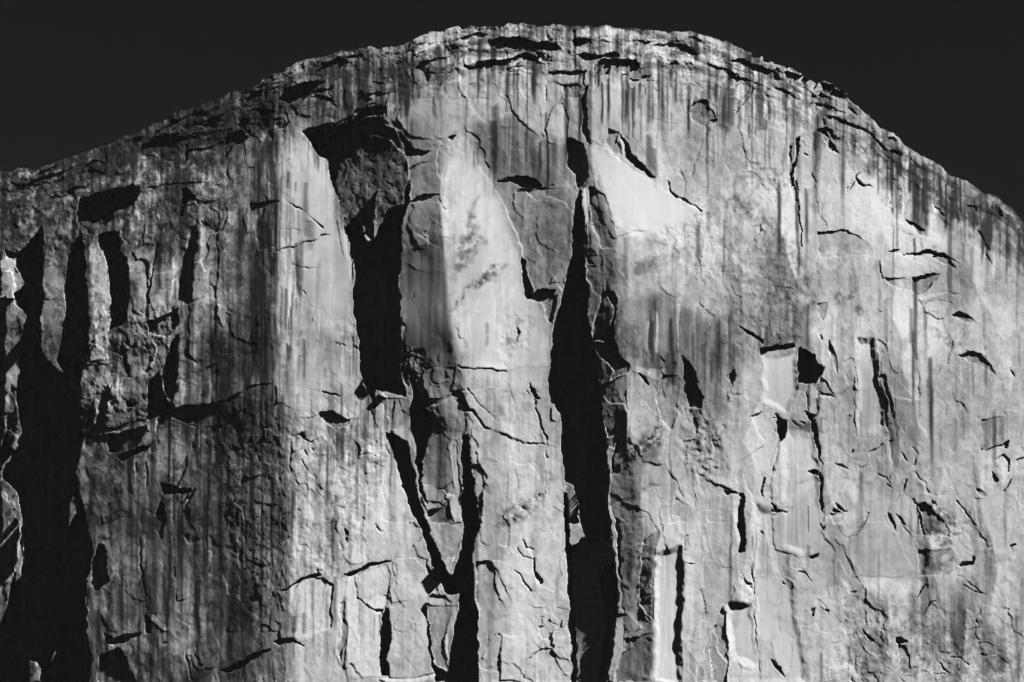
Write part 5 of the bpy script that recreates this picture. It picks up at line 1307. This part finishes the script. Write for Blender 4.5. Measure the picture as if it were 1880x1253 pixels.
# ------------------------------------------------------------------ small pines on the rim
BARK, NEEDLES = plain_material('bark', 0.03, 2.0), plain_material('needles', 0.012, 1.5)
def pine_meshes(seed, h):
    r = np.random.default_rng(seed)
    vs_, fs_ = [], []
    lean = r.normal(0, 0.04, 2); n = 7
    for k in range(n + 1):
        t = k / n; rad = h * 0.028 * (1 - 0.9 * t) + 0.02
        for q in range(6):
            a = q * math.pi / 3; vs_.append((rad * math.cos(a) + lean[0] * h * t * t, rad * math.sin(a) + lean[1] * h * t * t, h * 0.95 * t))
    for k in range(n):
        for q in range(6): fs_.append((k * 6 + q, k * 6 + (q + 1) % 6, k * 6 + 6 + (q + 1) % 6, k * 6 + 6 + q))
    limbs = []
    for k in range(16):                     # limbs
        t = 0.22 + 0.72 * k / 16; a = r.uniform(0, 6.28); L = h * 0.30 * (1.05 - t) * r.uniform(0.5, 1.2) + h * 0.03
        b0 = np.array([lean[0] * h * t * t, lean[1] * h * t * t, h * 0.95 * t]); e = b0 + np.array([math.cos(a) * L, math.sin(a) * L, L * r.uniform(-0.15, 0.25)])
        i = len(vs_); w_ = h * 0.006 + 0.015
        vs_ += [tuple(b0 + (0, 0, w_)), tuple(b0 + (w_ * -math.sin(a), w_ * math.cos(a), -w_)), tuple(b0 + (w_ * math.sin(a), -w_ * math.cos(a), -w_)), tuple(e)]
        fs_ += [(i, i + 1, i + 3), (i + 1, i + 2, i + 3), (i + 2, i, i + 3)]; limbs.append((b0, e, L))
    tr = bpy.data.meshes.new('trunk'); tr.from_pydata(vs_, [], fs_); tr.materials.append(BARK)
    vs_, fs_ = [], []
    for b0, e, L in limbs:                  # needle sprays along each limb
        for k in range(26):
            c = b0 + (e - b0) * r.uniform(0.25, 1.05) + r.normal(0, 0.10 * L + 0.012 * h, 3)
            d1, d2 = r.normal(0, 1, 3), r.normal(0, 1, 3); d1 *= h * 0.035 / np.linalg.norm(d1); d2 *= h * 0.022 / np.linalg.norm(d2)
            i = len(vs_); vs_ += [tuple(c - d1), tuple(c + d2), tuple(c + d1), tuple(c - d2)]; fs_.append((i, i + 1, i + 2, i + 3))
    cr = bpy.data.meshes.new('crown'); cr.from_pydata(vs_, [], fs_); cr.materials.append(NEEDLES)
    return tr, cr
TREES = [(276, 19, 'tallest dark pine on the left rim, left of the pale boulder'), (309, 12, 'small dark pine touching the pale boulder on the left rim'), (398, 8, 'low dark pine on the left rim above the overhung ledges'),
         (446, 9, 'tiny dark pine high on the left rim, below the stepped ledge'), (862, 13, 'dark bushy pine on the summit right of the pale cap block'), (874, 10, 'shorter dark pine beside the bushy summit pine'),
         (1041, 9, 'lone tiny dark pine near the middle of the summit'), (1796, 6, 'tiny dark shrub-like pine low on the right rim')]
for k, (u, hp, lab) in enumerate(TREES):
    i = int(np.argmin(np.abs(U - u))); base = top[i] + np.array([0, 2.5, -0.6])
    root = bpy.data.objects.new('pine_tree', None); scene.collection.objects.link(root); root.location = base
    root['label'], root['category'], root['group'] = lab, 'tree', 'pines along the rim'
    for nm, me in zip(('trunk', 'crown'), pine_meshes(100 + k, hp * KM * 1.1)):
        o = bpy.data.objects.new(nm, me); scene.collection.objects.link(o); o.parent = root

# ------------------------------------------------------------------ the air between
def haze_box():
    x0, x1, y0, y1, z0, z1 = -26000, 26000, -26000, 26000, -6.0, float(XYZ[..., 2].max()) + 60
    me = bpy.data.meshes.new('haze')
    me.from_pydata([(x0,y0,z0),(x1,y0,z0),(x1,y1,z0),(x0,y1,z0),(x0,y0,z1),(x1,y0,z1),(x1,y1,z1),(x0,y1,z1)], [],
                   [(0,3,2,1),(4,5,6,7),(0,1,5,4),(1,2,6,5),(2,3,7,6),(3,0,4,7)])
    m = bpy.data.materials.new('haze'); m.use_nodes = True; n, l = m.node_tree.nodes, m.node_tree.links; n.clear()
    o_ = n.new('ShaderNodeOutputMaterial'); v = n.new('ShaderNodeVolumePrincipled')
    v.inputs['Color'].default_value = (1, 1, 1, 1); v.inputs['Density'].default_value = 0.7e-5
    l.new(v.outputs[0], o_.inputs['Volume']); me.materials.append(m)
    o = bpy.data.objects.new('haze', me); scene.collection.objects.link(o)
    o['kind'] = 'stuff'; o['label'] = 'thin haze in the air before the cliff'; o['category'] = 'haze'
haze_box()
